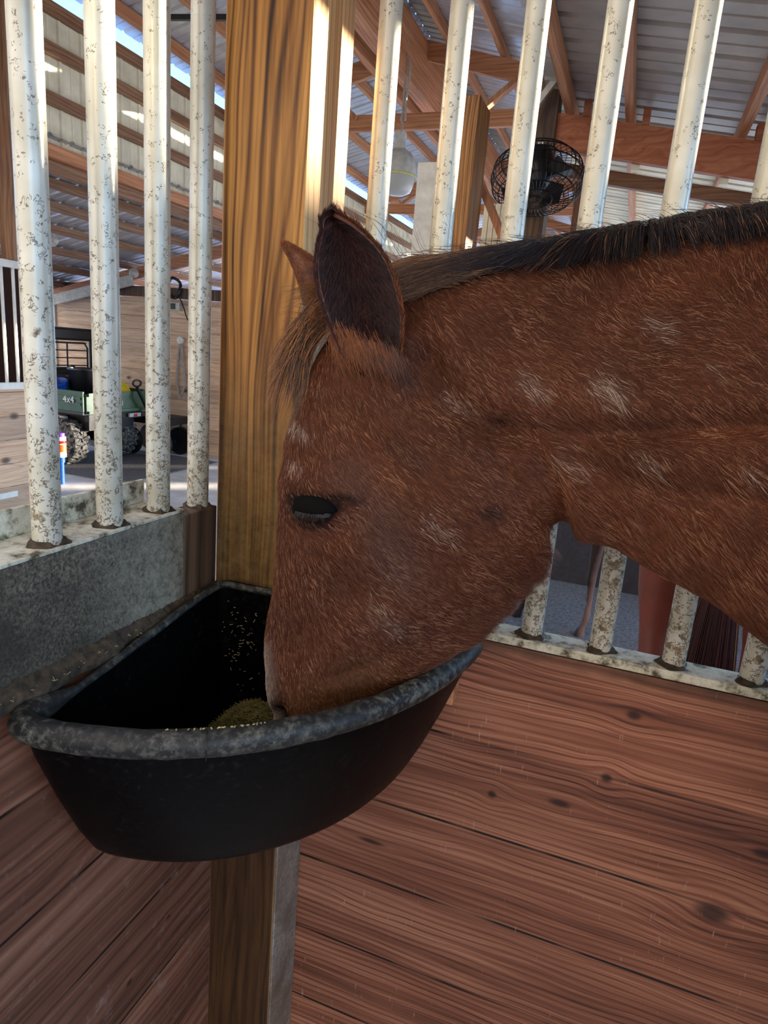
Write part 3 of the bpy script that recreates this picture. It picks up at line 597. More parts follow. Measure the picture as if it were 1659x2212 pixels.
def skin_mat():
    t = Mt('horse_coat', .6, 0, .12); a = t.n('ShaderNodeAttribute', attribute_name='coat').outputs['Color']
    v = t.map(t.co(), (1, 1, 1)); n = t.noise(v, 160, 4, .7); c = t.mix(1., a, t.ramp(n, [(.3, (.38,.35,.33)), (.7, (.88,.86,.86))]), 'MULTIPLY'); t.col(c)
    t.b.inputs['Sheen Roughness'].default_value = .4; t.bump(n, .0012, .5); return t.m
def hair_mat(name, rough=.42, attr='hcol', spec=.5, trans=.0):
    t = Mt(name, rough, 0, spec); a = t.n('ShaderNodeAttribute', attribute_name=attr).outputs['Color']; t.col(a); return t.m
M['coat'] = skin_mat(); M['fur'] = hair_mat('short_coat_hair', .45, spec=.22); M['manehair'] = hair_mat('mane_hair', .38)
horse = bpy.data.objects.new('horse', me); COL.objects.link(horse); me.materials.append(M['coat'])
tag(horse, 'chestnut roan horse with a dark mane eating from the black corner tub', 'horse')
def curves(name, pts, radii, cols, m, parent):
    """pts (N,K,3), radii (N,K), cols (N,3)"""
    N, Kk = pts.shape[:2]; hcv = bpy.data.hair_curves.new(name); hcv.add_curves([Kk]*N)
    hcv.attributes['position'].data.foreach_set('vector', pts.astype(np.float32).ravel())
    ra = hcv.attributes.get('radius') or hcv.attributes.new('radius', 'FLOAT', 'POINT'); ra.data.foreach_set('value', radii.astype(np.float32).ravel())
    ca = hcv.attributes.new('hcol', 'FLOAT_COLOR', 'CURVE'); ca.data.foreach_set('color', np.hstack([cols, np.ones((N, 1))]).astype(np.float32).ravel())
    o = bpy.data.objects.new(name, hcv); COL.objects.link(o); hcv.materials.append(m); o.parent = parent; o['kind'] = 'stuff'; return o
# ---- short coat
dirs = [((640,860),(.35,.9)),((640,1000),(.35,.9)),((620,1200),(.2,1)),((600,1400),(.05,1)),((700,1500),(.3,1)),((760,900),(.6,.8)),((850,1020),(.75,.66)),((960,1000),(.8,.6)),((1050,1100),(.8,.6)),((1130,1200),(.85,.55)),
        ((900,1250),(.8,.6)),((800,1380),(.7,.7)),((950,1400),(.9,.3)),((800,820),(.5,.85)),((960,700),(.6,.8)),((1100,640),(.7,.5)),((1300,560),(.35,.9)),((1600,540),(.3,.95)),((1200,760),(.8,.6)),((1450,760),(.95,.3)),
        ((1300,880),(.7,.72)),((1550,880),(.8,.6)),((1200,980),(.8,.55)),((1450,1020),(.8,.55)),((1300,1120),(.8,.5)),((1550,1200),(.8,.6)),((760,740),(.4,.9)),((700,1100),(.7,.7))]
DP = np.array([d[0] for d in dirs], float); DV = np.array([d[1] for d in dirs], float); DV /= np.linalg.norm(DV, axis=1)[:, None]
me.calc_loop_triangles(); NT = len(me.loop_triangles); T = np.empty(NT*3, int); me.loop_triangles.foreach_get('vertices', T); T = T.reshape(-1, 3)
me.vertices.foreach_get('normal', NO_ := np.empty(NV*3)); NO = NO_.reshape(-1, 3)
A0, A1, A2 = P[T[:, 0]], P[T[:, 1]], P[T[:, 2]]; ar = np.linalg.norm(np.cross(A1-A0, A2-A0), axis=1)/2
cen = (A0+A1+A2)/3; wt = ar*np.where(cen[:, 0] < .42, 1., 0.); uc = proj(cen); wt *= np.where(cen[:, 1] < np.interp(cen[:, 0], SX, SY)+.015, 1., .12)
wt *= np.where((uc[:, 0] < 1800) & (uc[:, 1] < 1720), 1., .1)
def fur(count, seed):
    r = np.random.default_rng(seed); ti = r.choice(NT, count, p=wt/wt.sum()); u, v = r.random(count), r.random(count); k = u+v > 1; u[k], v[k] = 1-u[k], 1-v[k]
    w0, w1, w2 = (1-u-v)[:, None], u[:, None], v[:, None]; t = T[ti]
    p = P[t[:, 0]]*w0+P[t[:, 1]]*w1+P[t[:, 2]]*w2; n = NO[t[:, 0]]*w0+NO[t[:, 1]]*w1+NO[t[:, 2]]*w2; n /= np.linalg.norm(n, axis=1)[:, None]
    c = CC[t[:, 0]]*w0+CC[t[:, 1]]*w1+CC[t[:, 2]]*w2; sp_ = SPOT[t[:, 0]]*w0[:, 0]+SPOT[t[:, 1]]*w1[:, 0]+SPOT[t[:, 2]]*w2[:, 0]
    q = p.copy(); ysr = np.interp(q[:, 0], SX, SY); f = q[:, 1] > ysr; q[f, 1] = 2*ysr[f]-q[f, 1]; uu = proj(q)
    keepm = (np.hypot((uu[:, 0]-683)/52, (uu[:, 1]-1100)/28) > 1)
    w = 1/(((uu[:, None, :]-DP[None])**2).sum(2)+900)**1.5; d2 = (w[:, :, None]*DV[None]).sum(1); d2 /= np.linalg.norm(d2, axis=1)[:, None]
    clump = np.sin(uu[:, 0]*.11+np.sin(uu[:, 1]*.07)*2)*.22+r.normal(0, .13, count); cs_, sn = np.cos(clump), np.sin(clump); d2 = np.stack([d2[:, 0]*cs_-d2[:, 1]*sn, d2[:, 0]*sn+d2[:, 1]*cs_], 1)
    d = d2[:, :1]*rt-d2[:, 1:]*up; d = d-n*(d*n).sum(1)[:, None]; d /= np.linalg.norm(d, axis=1)[:, None]+1e-6
    muz = np.clip((uu[:, 1]-1300)/250, 0, 1)*(uu[:, 0] < 1000); jaw = G(uu, [(1010,1390),(1120,1300),(1195,1200)], 40)
    ln = (.011-.006*muz+.010*jaw)*r.uniform(.6, 1.25, count)*np.where(uu[:, 0] > 1150, 1.25, 1.); ln *= 1-.6*G(uu, [(640,1085),(740,1080)], 45)
    lift = r.uniform(.10, .34, count)[:, None]+jaw[:, None]*.5
    k3 = np.stack([p, p+d*ln[:, None]*.5+n*ln[:, None]*lift*.45, p+d*ln[:, None]+n*ln[:, None]*lift*.55], 1)
    rr = r.uniform(.00011, .00019, count)[:, None]*np.array([[1., .8, .15]])
    g = r.random(count); hi = (g > .84).astype(float)[:, None]; tone = r.normal(1., .34, count)[:, None].clip(.5, 1.6)
    patch = (.5+.5*np.sin(uu[:, 0]*.033+2)*np.sin(uu[:, 1]*.029))[:, None]
    c = c*tone*1.15; c = c*(1-hi*.6)+np.array(L(202, 152, 116))*hi*.6*(.35+.75*patch)
    pale = (r.random(count) < sp_*.95)[:, None]; c = np.where(pale, np.array(L(214, 192, 172))*r.uniform(.5, 1., (count, 1)), c)
    return k3[keepm], rr[keepm], np.clip(c, 0, 1)[keepm]
k3, rr, cc = fur(150000, 3)
curves('short_coat', k3, rr, cc, M['fur'], horse)
# ---- eye
ec = None
def near_point(px, py):      # first point of the coat under a pixel of the camera-side surface
    d = np.hypot(*(U-np.array([px, py])).T)+np.where(far, 1e6, 0); idx = np.argsort(d)[:12]; return Vector(P[idx].mean(0)), Vector(NO[idx].mean(0)).normalized()
pe, ne = near_point(684, 1100); ez = ne
ex = (RT*1.0-UP*.02); ex = (ex-ez*ex.dot(ez)).normalized(); ey = ez.cross(ex).normalized()
if ey.dot(UP) < 0: ey = -ey
def ell(cx, rx, ry, rz, n=28, m=16, top=None):
    vs, fs = [], []
    for i in range(m+1):
        a = math.pi*i/m
        for j in range(n):
            b_ = 2*math.pi*j/n; vs.append(cx+ex*(rx*math.sin(a)*math.cos(b_))+ey*(ry*math.sin(a)*math.sin(b_))+ez*(rz*math.cos(a)))
    for i in range(m):
        for j in range(n):
            if top is not None and not top(math.pi*(i+.5)/m, 2*math.pi*(j+.5)/n): continue
            fs.append((i*n+j, i*n+(j+1) % n, (i+1)*n+(j+1) % n, (i+1)*n+j))
    return vs, fs
eyem = Mt('horse_eye', .06, 0, .8); eyem.col(L(16, 12, 12)); lidm = Mt('eyelid_skin', .8, 0, .08); lidm.col(L(9, 6, 6))
ce = pe-ez*.0085
v, f = ell(ce, .0265, .0165, .0140); K0 = link_mesh('eye', v, f, eyem.m, horse, True)
v, f = ell(ce+ey*.0006, .0285, .0180, .0152, 48, 32, lambda a, b_: a < math.pi*.62 and math.sin(a)*math.sin(b_) > -.12+.12*math.cos(b_)*math.sin(a)); o = link_mesh('upper_eyelid', v, f, lidm.m, horse, True); s_ = o.modifiers.new('t', 'SOLIDIFY'); s_.thickness = .002
n = 90; lp = np.zeros((n, 4, 3))
for i in range(n):
    s = (i/(n-1)-.5)*1.7; b0 = ce+ex*(.0225*s)+ey*(-.001+.001*math.cos(s))+ez*(.0150*math.sqrt(max(0, 1-(s*.85)**2)))
    j = random.uniform(.7, 1.1)
    for k in range(4): t = k/3*j; lp[i, k] = b0+ez*(.006*t)-ey*(.008*t*t+.002*t)+ex*(.003*t*s)+Vector((random.gauss(0, .0003),)*3)
curves('eyelashes', lp, np.full((n, 4), .00012)*np.array([1, .9, .6, .2]), np.tile(np.array(L(50, 40, 38)), (n, 1)), M['manehair'], horse)
# ---- ears
def ear(name, left, right, off, cup, mat_in, mat_out, back=1., sink=False):
    m_ = len(left); nU = 15; vs = []; fs = []
    for i in range(m_):
        of_ = off+(.030, .014, .004)[i] if sink and i < 3 else off
        a = atS(*left[i], of_); b_ = atS(*right[i], of_); vdir = ((a+b_)/2-C0).normalized(); w = (b_-a).length
        for j in range(nU):
            u = j/(nU-1); k = math.sin(math.pi*u); vs.append(a.lerp(b_, u)+vdir*(cup*k**.8*min(1, w/.05)*back))
    for i in range(m_-1):
        for j in range(nU-1): fs.append((i*nU+j, i*nU+j+1, (i+1)*nU+j+1, (i+1)*nU+j))
    o = link_mesh(name, vs, fs, mat_in, horse, True); o.data.materials.append(mat_out)
    ss = o.modifiers.new('sub', 'SUBSURF'); ss.levels = 1; ss.render_levels = 2
    s = o.modifiers.new('thick', 'SOLIDIFY'); s.thickness = .005; s.offset = 1 if back > 0 else -1; s.material_offset = 1; s.material_offset_rim = 1; return o, vs, m_, nU
earin = flat('dark_ear_lining', L(34, 20, 17), .95, 0, .4, 60); earout = flat('ear_back_coat', L(112, 62, 38), .6, 0, .3, 90)
nl = [(796,822),(768,800),(742,770),(722,728),(704,690),(690,645),(681,600),(680,560),(684,525),(691,500),(690,478),(697,462),(712,455)]
nrr = [(812,826),(848,806),(866,772),(872,735),(873,690),(868,648),(857,605),(842,565),(822,532),(796,505),(768,482),(742,466),(724,458)]
eo, ev, em, en = ear('ear', nl, nrr, -.095, .034, earin, earout, 1., True); tag(eo, 'near ear with dark hairy lining')
fl = [(655,660),(648,625),(640,600),(632,580),(622,556),(611,538),(607,527),(609,521)]
frr = [(700,670),(698,610),(694,580),(684,560),(664,545),(642,532),(624,523),(612,520)]
fo, fv, fm, fn = ear('ear', fl, frr, .02, .022, earout, earin, -1.)
# ear fur
def earfur(vs, m_, nU, count, inside, lng):
    V3 = np.array([tuple(v) for v in vs]).reshape(m_, nU, 3); K3 = np.zeros((count, 3, 3)); C3 = np.zeros((count, 3))
    for q in range(count):
        edge = random.random() < .45
        i = random.random()*(m_-1.6); j = (random.choice([random.random()**2*1.2, nU-1.02-random.random()**2*1.2]) if edge else random.random()*(nU-1.02)); i0, j0 = int(i), int(max(0, j)); a, b_ = i-i0, max(0, j)-j0
        p = V3[i0, j0]*(1-a)*(1-b_)+V3[i0+1, j0]*a*(1-b_)+V3[i0, j0+1]*(1-a)*b_+V3[i0+1, j0+1]*a*b_
        du = V3[i0, j0+1]-V3[i0, j0]; dv = V3[i0+1, j0]-V3[i0, j0]; du /= np.linalg.norm(du)+1e-9; dv /= np.linalg.norm(dv)+1e-9; nn = np.cross(du, dv); nn /= np.linalg.norm(nn)+1e-9
        if nn@fw > 0: nn = -nn
        sgn = -1 if j < nU/2 else 1
        d = dv*random.uniform(.5, 1)+nn*random.uniform(.1, .5)*(1 if not edge else .3)+du*(sgn*random.uniform(.1, .7) if edge else -sgn*random.uniform(-.2, .4))
        d /= np.linalg.norm(d); l = lng*random.uniform(.5, 1.2)*(.6 if edge else 1)
        vd = np.array([0, 0, H])-p; vd /= np.linalg.norm(vd); p = p+vd*.005; nn = vd; K3[q] = [p, p+d*l*.5+nn*.002, p+d*l+nn*l*.15]
        C3[q] = np.array(L(150, 88, 46))*random.uniform(.5, 1.1) if (edge and j > nU/2 and random.random() < .6) or not inside else np.array(L(62, 38, 34))*random.uniform(.3, 2.2)
    return K3, C3
k_, c_ = earfur(ev, em, en, 9000, True, .015); curves('ear_hair', k_, np.full((len(k_), 3), .0002)*np.array([1, .8, .2]), c_, M['fur'], horse)
k_, c_ = earfur(fv, fm, fn, 1400, False, .006); curves('ear_hair', k_, np.full((len(k_), 3), .00015)*np.array([1, .8, .2]), c_, M['fur'], horse)
# tuft at the base of the near ear
n = 1500; K3 = np.zeros((n, 4, 3)); C3 = np.zeros((n, 3))
for q in range(n):
    u = random.random(); px, py = 716+u*146+random.gauss(0, 6), 722+u*56+random.gauss(0, 14); p = atS(px, py, -.099); d = RT*random.gauss(.35+.2*u, .2)-UP*1.0; d.normalize(); l = random.uniform(.015, .038)
    for k in range(4): t = k/3; K3[q, k] = p+d*(l*t)+FW*(.010*t*t)
    C3[q] = np.array(L(140, 84, 50) if random.random() > (u-.35)*1.6 else L(96, 64, 52))*random.uniform(.35, 1.1)
curves('ear_tuft', K3, np.full((n, 4), .00018)*np.array([1, .9, .6, .2]), C3, M['fur'], horse)
# ---- mane
CR = [(800,600),(880,572),(980,562),(1100,540),(1200,526),(1330,503),(1500,476),(1659,456),(1860,430)]
crx = [c[0] for c in CR]; cry = [c[1] for c in CR]
n = 19000; Kn = 7; K3 = np.zeros((n, Kn, 3)); C3 = np.zeros((n, 3)); ph = [random.random()*6 for _ in range(400)]
for q in range(n):
    px = 805+random.random()**.92*1030; py = float(np.interp(px, crx, cry)); c = atS(px, py); x = c.x
    nn = snorm(x); side = random.gauss(0, 1); cl = int(px/9) % 400
    p = c+nn*(.012*side+.004)-UP*(.004+.006*abs(side))
    if random.random() < .6: p = c+nn*.03-UP*(float(np.interp(px, [800, 1000, 1150, 1850], [.062, .042, .022, .030]))*random.random()**.8)
    golden = px < 1120
    nearside = random.random() < (.62 if golden else .76)
    width = np.interp(px, [800, 900, 1000, 1150, 1330, 1500, 1700, 1900], [.055, .055, .045, .034, .034, .036, .040, .045])
    l = width*random.uniform(.45, 1.1)*(1+.8*max(0, min(1, (1400-px)/300)))
    s = 1. if nearside else -1.
    wob = math.sin(ph[cl]+cl)*.10; al_ = max(0., min(1., (px-1130)/330))
    da1, da2 = (RT*(-.9+wob)+UP*.16), (RT*(-.9+wob)-UP*.26+nn*s*.25)
    db1, db2 = (UP*.40+RT*(.12+wob)+nn*s*.5), (-UP*1.0+RT*(.25+wob)+nn*s*.25)
    d1 = da1.lerp(db1, al_).normalized(); d2 = da2.lerp(db2, al_).normalized()
    if random.random() < .012: d1 = (UP*1.0+RT*random.uniform(-.9, .1)).normalized(); d2 = (UP*.45-RT*.8).normalized(); l *= 1.1
    pos = p.copy(); j = Vector((random.gauss(0, .06), random.gauss(0, .06), random.gauss(0, .06)))
    for k in range(Kn):
        K3[q, k] = pos; t = (k+1)/(Kn-1); dd = d1.lerp(d2, min(1, t*1.6))+j*t; pos = pos+dd.normalized()*(l/(Kn-1)*(1.15))
    g = max(0., min(1., (1150-px)/260)); cb = np.array(L(28, 20, 22))*(1-g)+np.array(L(104, 68, 38))*g
    C3[q] = cb*random.uniform(.5, 1.7); 
    if random.random() < .06+.10*g: C3[q] = np.array(L(140, 96, 56))*random.uniform(.6, 1.1)
from mathutils.bvhtree import BVHTree
bvh = BVHTree.FromPolygons([tuple(p) for p in P], [tuple(t) for t in T])
def push(K3, lo=.002, hi=.010, skip=1, clings=False):
    for q in range(len(K3)):
        cling = clings and random.random() < .985
        off = random.uniform(lo, hi)
        for k in range(skip, K3.shape[1]):
            v = Vector(K3[q, k]); c_, n_, i_, d_ = bvh.find_nearest(v)
            dd = (v-c_).dot(n_); lim = off+.004+.008*k/6 if cling else 9.
            if dd < off: K3[q, k] = c_+n_*off
            elif dd > lim and d_ < .05: K3[q, k] = c_+n_*lim
push(K3, skip=0, clings=True)
curves('mane', K3, np.full((n, Kn), .00026)*np.array([1, 1, .95, .85, .7, .5, .2]), np.clip(C3, 0, 1), M['manehair'], horse)
# ---- forelock
n = 1500; K3 = np.zeros((n, Kn, 3)); C3 = np.zeros((n, 3))
clumps = [(random.random(), 570+random.random()**1.3*90, 800+random.random()*125, random.gauss(0, 5)) for _ in range(60)]
for q in range(n):
    cu, ctx, cty, cj = random.choice(clumps); u = min(1, max(0, cu+random.gauss(0, .07))); a = atS(700+random.gauss(0, 16), 655+45*u+random.gauss(0, 12), random.uniform(-.05, .02))
    tip_px = (ctx+random.gauss(0, 3.5), cty+random.gauss(0, 8)); mid = atS(640+(u-.5)*40+cj+random.gauss(0, 3), 722+(u-.5)*46, -.035); e = atS(*tip_px, -.03+random.gauss(0, .008))
    kk = random.uniform(.75, 1.)
    for k in range(Kn): t = k/(Kn-1)*kk; K3[q, k] = a*((1-t)**2)+mid*(2*t*(1-t))+e*(t*t)
    C3[q] = (np.array(L(56, 34, 22)) if random.random() < .55 else np.array(L(168, 108, 58)))*random.uniform(.5, 1.3)
push(K3, .001, .008)
curves('forelock', K3, np.full((n, Kn), .00026)*np.array([1, 1, .95, .85, .7, .5, .2]), np.clip(C3, 0, 1), M['manehair'], horse)
# whiskers below the jaw
n = 110; K3 = np.zeros((n, 4, 3)); C3 = np.tile(np.array(L(150, 132, 122)), (n, 1))
for q in range(n):
    u = random.random(); p = atS(1205-u*120, 1190+u*120, -.01+random.gauss(0, .012)); d = (RT*.75-UP*random.uniform(.5, 1.1)).normalized(); l = random.uniform(.010, .022)
    for k in range(4): t = k/3; K3[q, k] = p-d*.008+d*(l*t)
curves('jaw_whiskers', K3, np.full((n, 4), .0001)*np.array([1, .9, .6, .2]), C3, M['fur'], horse)

# ================================================================ THINGS BEYOND THE BARS
# ---- hanging lamp
lc = atY(860, 372, 6.4); lp_ = empty('pendant_lamp', lc, 'grey dome barn lamp with a banded glass cover hanging before the nearest truss', 'lamp')
K(lp_, MB().lathe([(.0, .34), (.05, .34), (.055, .31), (.05, .30), (.056, .20), (.075, .185), (.12, .16), (.155, .10), (.168, .02), (.170, -.03), (.162, -.03), (.150, .05), (.10, .13), (.0, .15)], lc, 36).build('shade', M['lightgrey'], None, True))
K(lp_, tag(MB().lathe([(.172, -.026), (.178, -.032), (.178, -.044), (.170, -.048)], lc, 36).build('clamp_band', flat('brass_band', L(205, 200, 130), .3)), 'yellowish clamp band'))
K(lp_, MB().lathe([(.166, -.04), (.150, -.12), (.128, -.17), (.07, -.20), (0, -.205)], lc, 36).build('glass_cover', M['lens'], None, True))
K(lp_, MB().tube([lc+Vector((0, 0, .33)), lc+Vector((.01, 0, .40)), lc+Vector((-.012, 0, .45)), lc+Vector((0, 0, .50)), lc+Vector((0, 0, 1.20))], .011, 8).build('cord', M['rope'], None, True))
K(lp_, MB().tube([lc+Vector((.03, 0, .44)), lc+Vector((.02, 0, .60)), lc+Vector((.045, 0, .75)), lc+Vector((.03, 0, .95))], .012, 8).build('cable', M['rope'], None, True))
# ---- cage fan on the dark post
fc = atY(1160, 388, 3.74); fan = empty('cage_fan', fc, 'black wire cage fan fixed to the dark post beyond the right bars', 'fan')
fax = Vector((.1, -.35, -.93)).normalized(); fu = fax.cross(Vector((0, 0, 1))).normalized(); fv_ = fax.cross(fu).normalized(); RF = .235
def fring(r, d, n=40): return [fc+fu*(r*math.cos(t))+fv_*(r*math.sin(t))+fax*d for t in [2*math.pi*k/n for k in range(n)]]
b = MB()
for r, d in ((RF, 0), (RF*.96, .05), (RF*.82, .085), (RF*.6, .10), (RF*.35, .11), (RF*.12, .11), (RF*.96, -.05), (RF*.8, -.09), (RF*.5, -.11)): b.tube(fring(r, d), .0032, 5, True)
for k in range(44):
    t = 2*math.pi*k/44; w = .25; pts = []
    for r, d, a in ((.12, .11, 0), (.6, .10, w*.6), (.82, .085, w*.8), (.96, .05, w), (1, 0, w), (.96, -.05, w), (.8, -.09, w*.8), (.5, -.11, w*.4), (.1, -.11, 0)):
        pts.append(fc+fu*(RF*r*math.cos(t+a))+fv_*(RF*r*math.sin(t+a))+fax*d)
    b.tube(pts, .0020, 4)
K(fan, b.build('cage', M['blackm']))
for k in range(4):
    t = 2*math.pi*k/4+.4; a_, c_ = fu*math.cos(t)+fv_*math.sin(t), fu*math.cos(t+.75)+fv_*math.sin(t+.75)
    K(fan, MB().add([fc+a_*.03, fc+a_*.19+fax*.012, fc+(a_+c_)*.11+fax*.03, fc+c_*.17-fax*.03, fc+c_*.03-fax*.02], [(0, 1, 2), (0, 2, 3), (0, 3, 4)]).build('blade', M['black']))
K(fan, MB().lathe([(0, -.16), (.07, -.15), (.085, -.08), (.085, -.02), (.05, .04), (0, .05)], fc, 20, fax).build('motor', M['black'], None, True))
K(fan, MB().beam(fc-fax*.12, Vector((-.62, 3.93, fc.z+.05)), .04, .05).build('bracket', M['blackm']))
pe_ = MB().beam(atY(1128, 268, 3.85), atY(1198, 175, 3.85), .03, .03).build('slanting_bracket', M['lightgrey']); tag(pe_, 'pale metal bracket slanting up to the dark post above the fan', 'bracket')
q = atY(1168, 325, 3.925); tag(MB().box((q.x-.014, 3.90, q.z-.035), (q.x+.014, 3.935, q.z+.035)).build('paper_tag', M['white']), 'small white tag on the dark post above the fan', 'tag')
# ---- things on the pine wall
q = atY(391, 735, 8.06); rp = empty('halter_rope', q, 'grey lead rope looped from a hook on the pine wall', 'rope')
K(rp, MB().tube([q+Vector((.0, 0, .02)), q+Vector((-.05, -.01, -.3)), q+Vector((-.06, -.01, -.6)), q+Vector((.0, -.01, -.8)), q+Vector((.08, -.01, -.62)), q+Vector((.04, -.01, -.3)), q+Vector((.0, 0, .0))], .022, 8).build('rope', M['rope'], None, True))
K(rp, MB().lathe([(0, .05), (.05, .03), (.055, 0), (0, -.02)], q, 14, (0, -1, 0)).build('hook', M['white'], None, True))
q = atY(375, 662, 8.06); sb = empty('switch_box', q, 'small dark switch box near the top of the pine wall', 'switch box')
K(sb, MB().box((q.x-.12, 8.03, q.z-.055), (q.x+.12, 8.1, q.z+.055)).build('box', M['lightgrey'])); K(sb, MB().box((q.x-.07, 8.02, q.z-.04), (q.x+.05, 8.03, q.z+.04)).build('cover', M['black']))
tag(MB().tube([atY(x, y, 8.05) for x, y in ((385, 638), (392, 652), (398, 668), (401, 680), (405, 690), (412, 698), (420, 706))], .008, 6).build('black_cord', M['black'], None, True), 'thin black cord dangling on the pine wall right of the switch box', 'cord')
q = atY(375, 622, 7.99); tag(MB().tube([q+Vector((.11*math.cos(t), .02*math.sin(3*t), .13*math.sin(t))) for t in [k*math.pi/10 for k in range(20)]], .022, 8, True).build('cord_coil', M['black'], None, True), 'black cord coil hanging from the header above the pine wall', 'cord')
# ---- utility vehicle, facing left with its tailgate towards us
XT = -6.1; ut = empty('utility_vehicle', (-7.2, 6.83, 0), 'green four-wheel utility vehicle with a black roof parked before the pine wall', 'vehicle')
y0, y1 = 6.28, 7.38; zt, zb_ = Hh-.78, Hh-1.04
tg = MB().box((XT-.03, y0+.04, zb_), (XT, y1, zt-.02)).build('tailgate', M['green'], None, False, .006); K(ut, tg)
sub = MB().box((XT, y0+.06, zt-.05), (XT+.025, y1-.02, zt-.01)).box((XT, y0+.06, zb_), (XT+.025, y1-.02, zb_+.035)).build('tailgate_ridge', M['green']); sub.parent = tg
for nm, yy in (('bed_side', y0), ('bed_side', y1-.03)): K(ut, MB().box((XT-.70, yy, zb_+.02), (XT-.02, yy+.035, zt+.01)).build(nm, M['green'], None, False, .006))
K(ut, MB().box((XT-.70, y0-.012, zt-.09), (XT-.04, y0, zt-.06)).box((XT-.70, y0-.012, zb_+.10), (XT-.04, y0, zb_+.13)).build('side_ridge', M['green']))
K(ut, MB().box((XT-.73, y0, zb_), (XT-.69, y1, zt+.02)).build('bed_front', M['green']))
K(ut, MB().box((XT-.70, y0, zb_-.01), (XT-.02, y1, zb_+.02)).build('bed_floor', M['black']))
K(ut, MB().box((XT-1.0, y0+.16, zb_-.22), (XT-.08, y1-.16, zb_-.03)).build('chassis', M['blackm']))
K(ut, MB().box((XT-.09, y0+.10, zb_-.10), (XT-.02, y1-.05, zb_-.015)).build('rear_frame', M['blackm']))
def wheel(x, y, r=.295, w=.27):
    e = MB().lathe([(.10, -w*.42), (.16, -w*.45), (.19, -w*.5), (r*.9, -w*.5), (r, -w*.38), (r, w*.38), (r*.9, w*.5), (.19, w*.5), (.16, w*.45), (.10, w*.42)], (x, y, r), 40, (0, 1, 0)).build('wheel', M['tyre'], None, True)
    tr = MB()
    for k in range(22):
        for s_ in (-1, 1):
            t = 2*math.pi*(k+(.5 if s_ > 0 else 0))/22; c_ = Vector((x+math.cos(t)*(r+.002), y+s_*w*.23, r+math.sin(t)*(r+.002))); tr.beam(c_-Vector((0, w*.22, 0))-Vector((-math.sin(t), 0, math.cos(t)))*.018*s_, c_+Vector((0, w*.22, 0))+Vector((-math.sin(t), 0, math.cos(t)))*.018*s_, .042, .026, (math.cos(t), 0, math.sin(t)))
    K(ut, e); q_ = tr.build('tread', M['tyre']); q_.parent = e
    hb = MB().lathe([(0, -w*.40), (.10, -w*.40), (.12, -w*.30), (.12, w*.30), (.10, w*.40), (0, w*.40)], (x, y, r), 24, (0, 1, 0)).build('hub', M['blackm'], None, True); hb.parent = e
for x in (XT-.42, XT-2.1):
    wheel(x, 6.36); wheel(x, 7.24)
K(ut, MB().tube([(XT-.42, 6.40, .30), (XT-.42, 7.2, .30)], .045, 12).build('axle', M['blackm'], None, True))
K(ut, MB().lathe([(0, -.13), (.10, -.12), (.12, 0), (.10, .12), (0, .13)], (XT-.30, 6.8, .36), 20, (1, 0, 0)).build('gearbox', M['blackm'], None, True))
K(ut, MB().beam((XT-.9, 6.5, .40), (XT-.2, 6.72, .22), .05, .06).beam((XT-.9, 7.1, .40), (XT-.2, 6.88, .22), .05, .06).build('suspension_arm', M['lightgrey']))
K(ut, MB().box((XT-.01, y0+.30, zb_-.10), (XT+.02, y0+.46, zb_-.02)).build('tail_light', M['red'], None, False, .005)); K(ut, MB().box((XT-.01, y1-.34, zb_-.08), (XT+.02, y1-.12, zb_-.03)).build('tail_light', M['lightgrey'], None, False, .005))
K(ut, MB().box((XT+.02, y1-.26, zb_-.075), (XT+.027, y1-.20, zb_-.04)).build('reflector', M['red']))
K(ut, MB().box((XT-.8, y0-.02, zb_-.10), (XT-.3, y0+.05, zb_-.05)).build('fender', M['lightgrey'], None, False, .01))
K(ut, MB().box((XT-2.4, y0+.05, .30), (XT-.8, y1-.05, .52)).build('cab_floor', M['green'], None, False, .02)); K(ut, MB().box((XT-1.5, y0+.08, .52), (XT-.9, y1-.08, .82)).build('seat', M['black'], None, False, .05)); K(ut, MB().box((XT-1.0, y0+.08, .80), (XT-.86, y1-.08, 1.15)).build('seat_back', M['black'], None, False, .04))
K(ut, MB().box((XT-2.75, y0+.05, .40), (XT-2.3, y1-.05, .88)).build('bonnet', M['green'], None, False, .04))
zc = Hh-.045; XC = XT-.76
K(ut, MB().box((XT-2.2, y0-.02, zc-.16), (XC+.02, y1-.08, zc)).build('roof', M['black'], None, False, .03))
for yy in (y0+.06, y1-.16): K(ut, MB().tube([(XC, yy, zb_), (XC, yy, zc-.10)], .028, 10).build('roll_bar', M['blackm'], None, True)); K(ut, MB().tube([(XT-2.3, yy, .8), (XT-2.0, yy, zc-.1)], .028, 10).build('roll_bar', M['blackm'], None, True))
b = MB(); za, zd = Hh-.80, Hh-.23
for k in range(7): b.tube([(XC+.03, y0+.12, za+(zd-za)*k/6), (XC+.03, y1-.28, za+(zd-za)*k/6)], .008, 6)
b.tube([(XC+.03, y0+.50, za), (XC+.03, y0+.50, zd)], .011, 6); b.tube([(XC+.03, y1-.26, za), (XC+.03, y1-.26, zd-.06), (XC+.03, y1-.31, zd), (XC+.03, y0+.1, zd)], .012, 6)
K(ut, b.build('rear_screen', M['blackm'], None, True))
def text(s, size, loc, rot, name, m, par):
    c_ = bpy.data.curves.new(name, 'FONT'); c_.body = s; c_.size = size; c_.extrude = .002; c_.offset = .004*size; c_.materials.append(m); c_.align_x = 'CENTER'
    tmp = bpy.data.objects.new('tmp', c_); COL.objects.link(tmp); dg = bpy.context.evaluated_depsgraph_get(); me_ = bpy.data.meshes.new_from_object(tmp.evaluated_get(dg)); bpy.data.objects.remove(tmp)
    o = bpy.data.objects.new(name, me_); COL.objects.link(o); o.location = loc; o.rotation_euler = rot; keep(par, o); return o
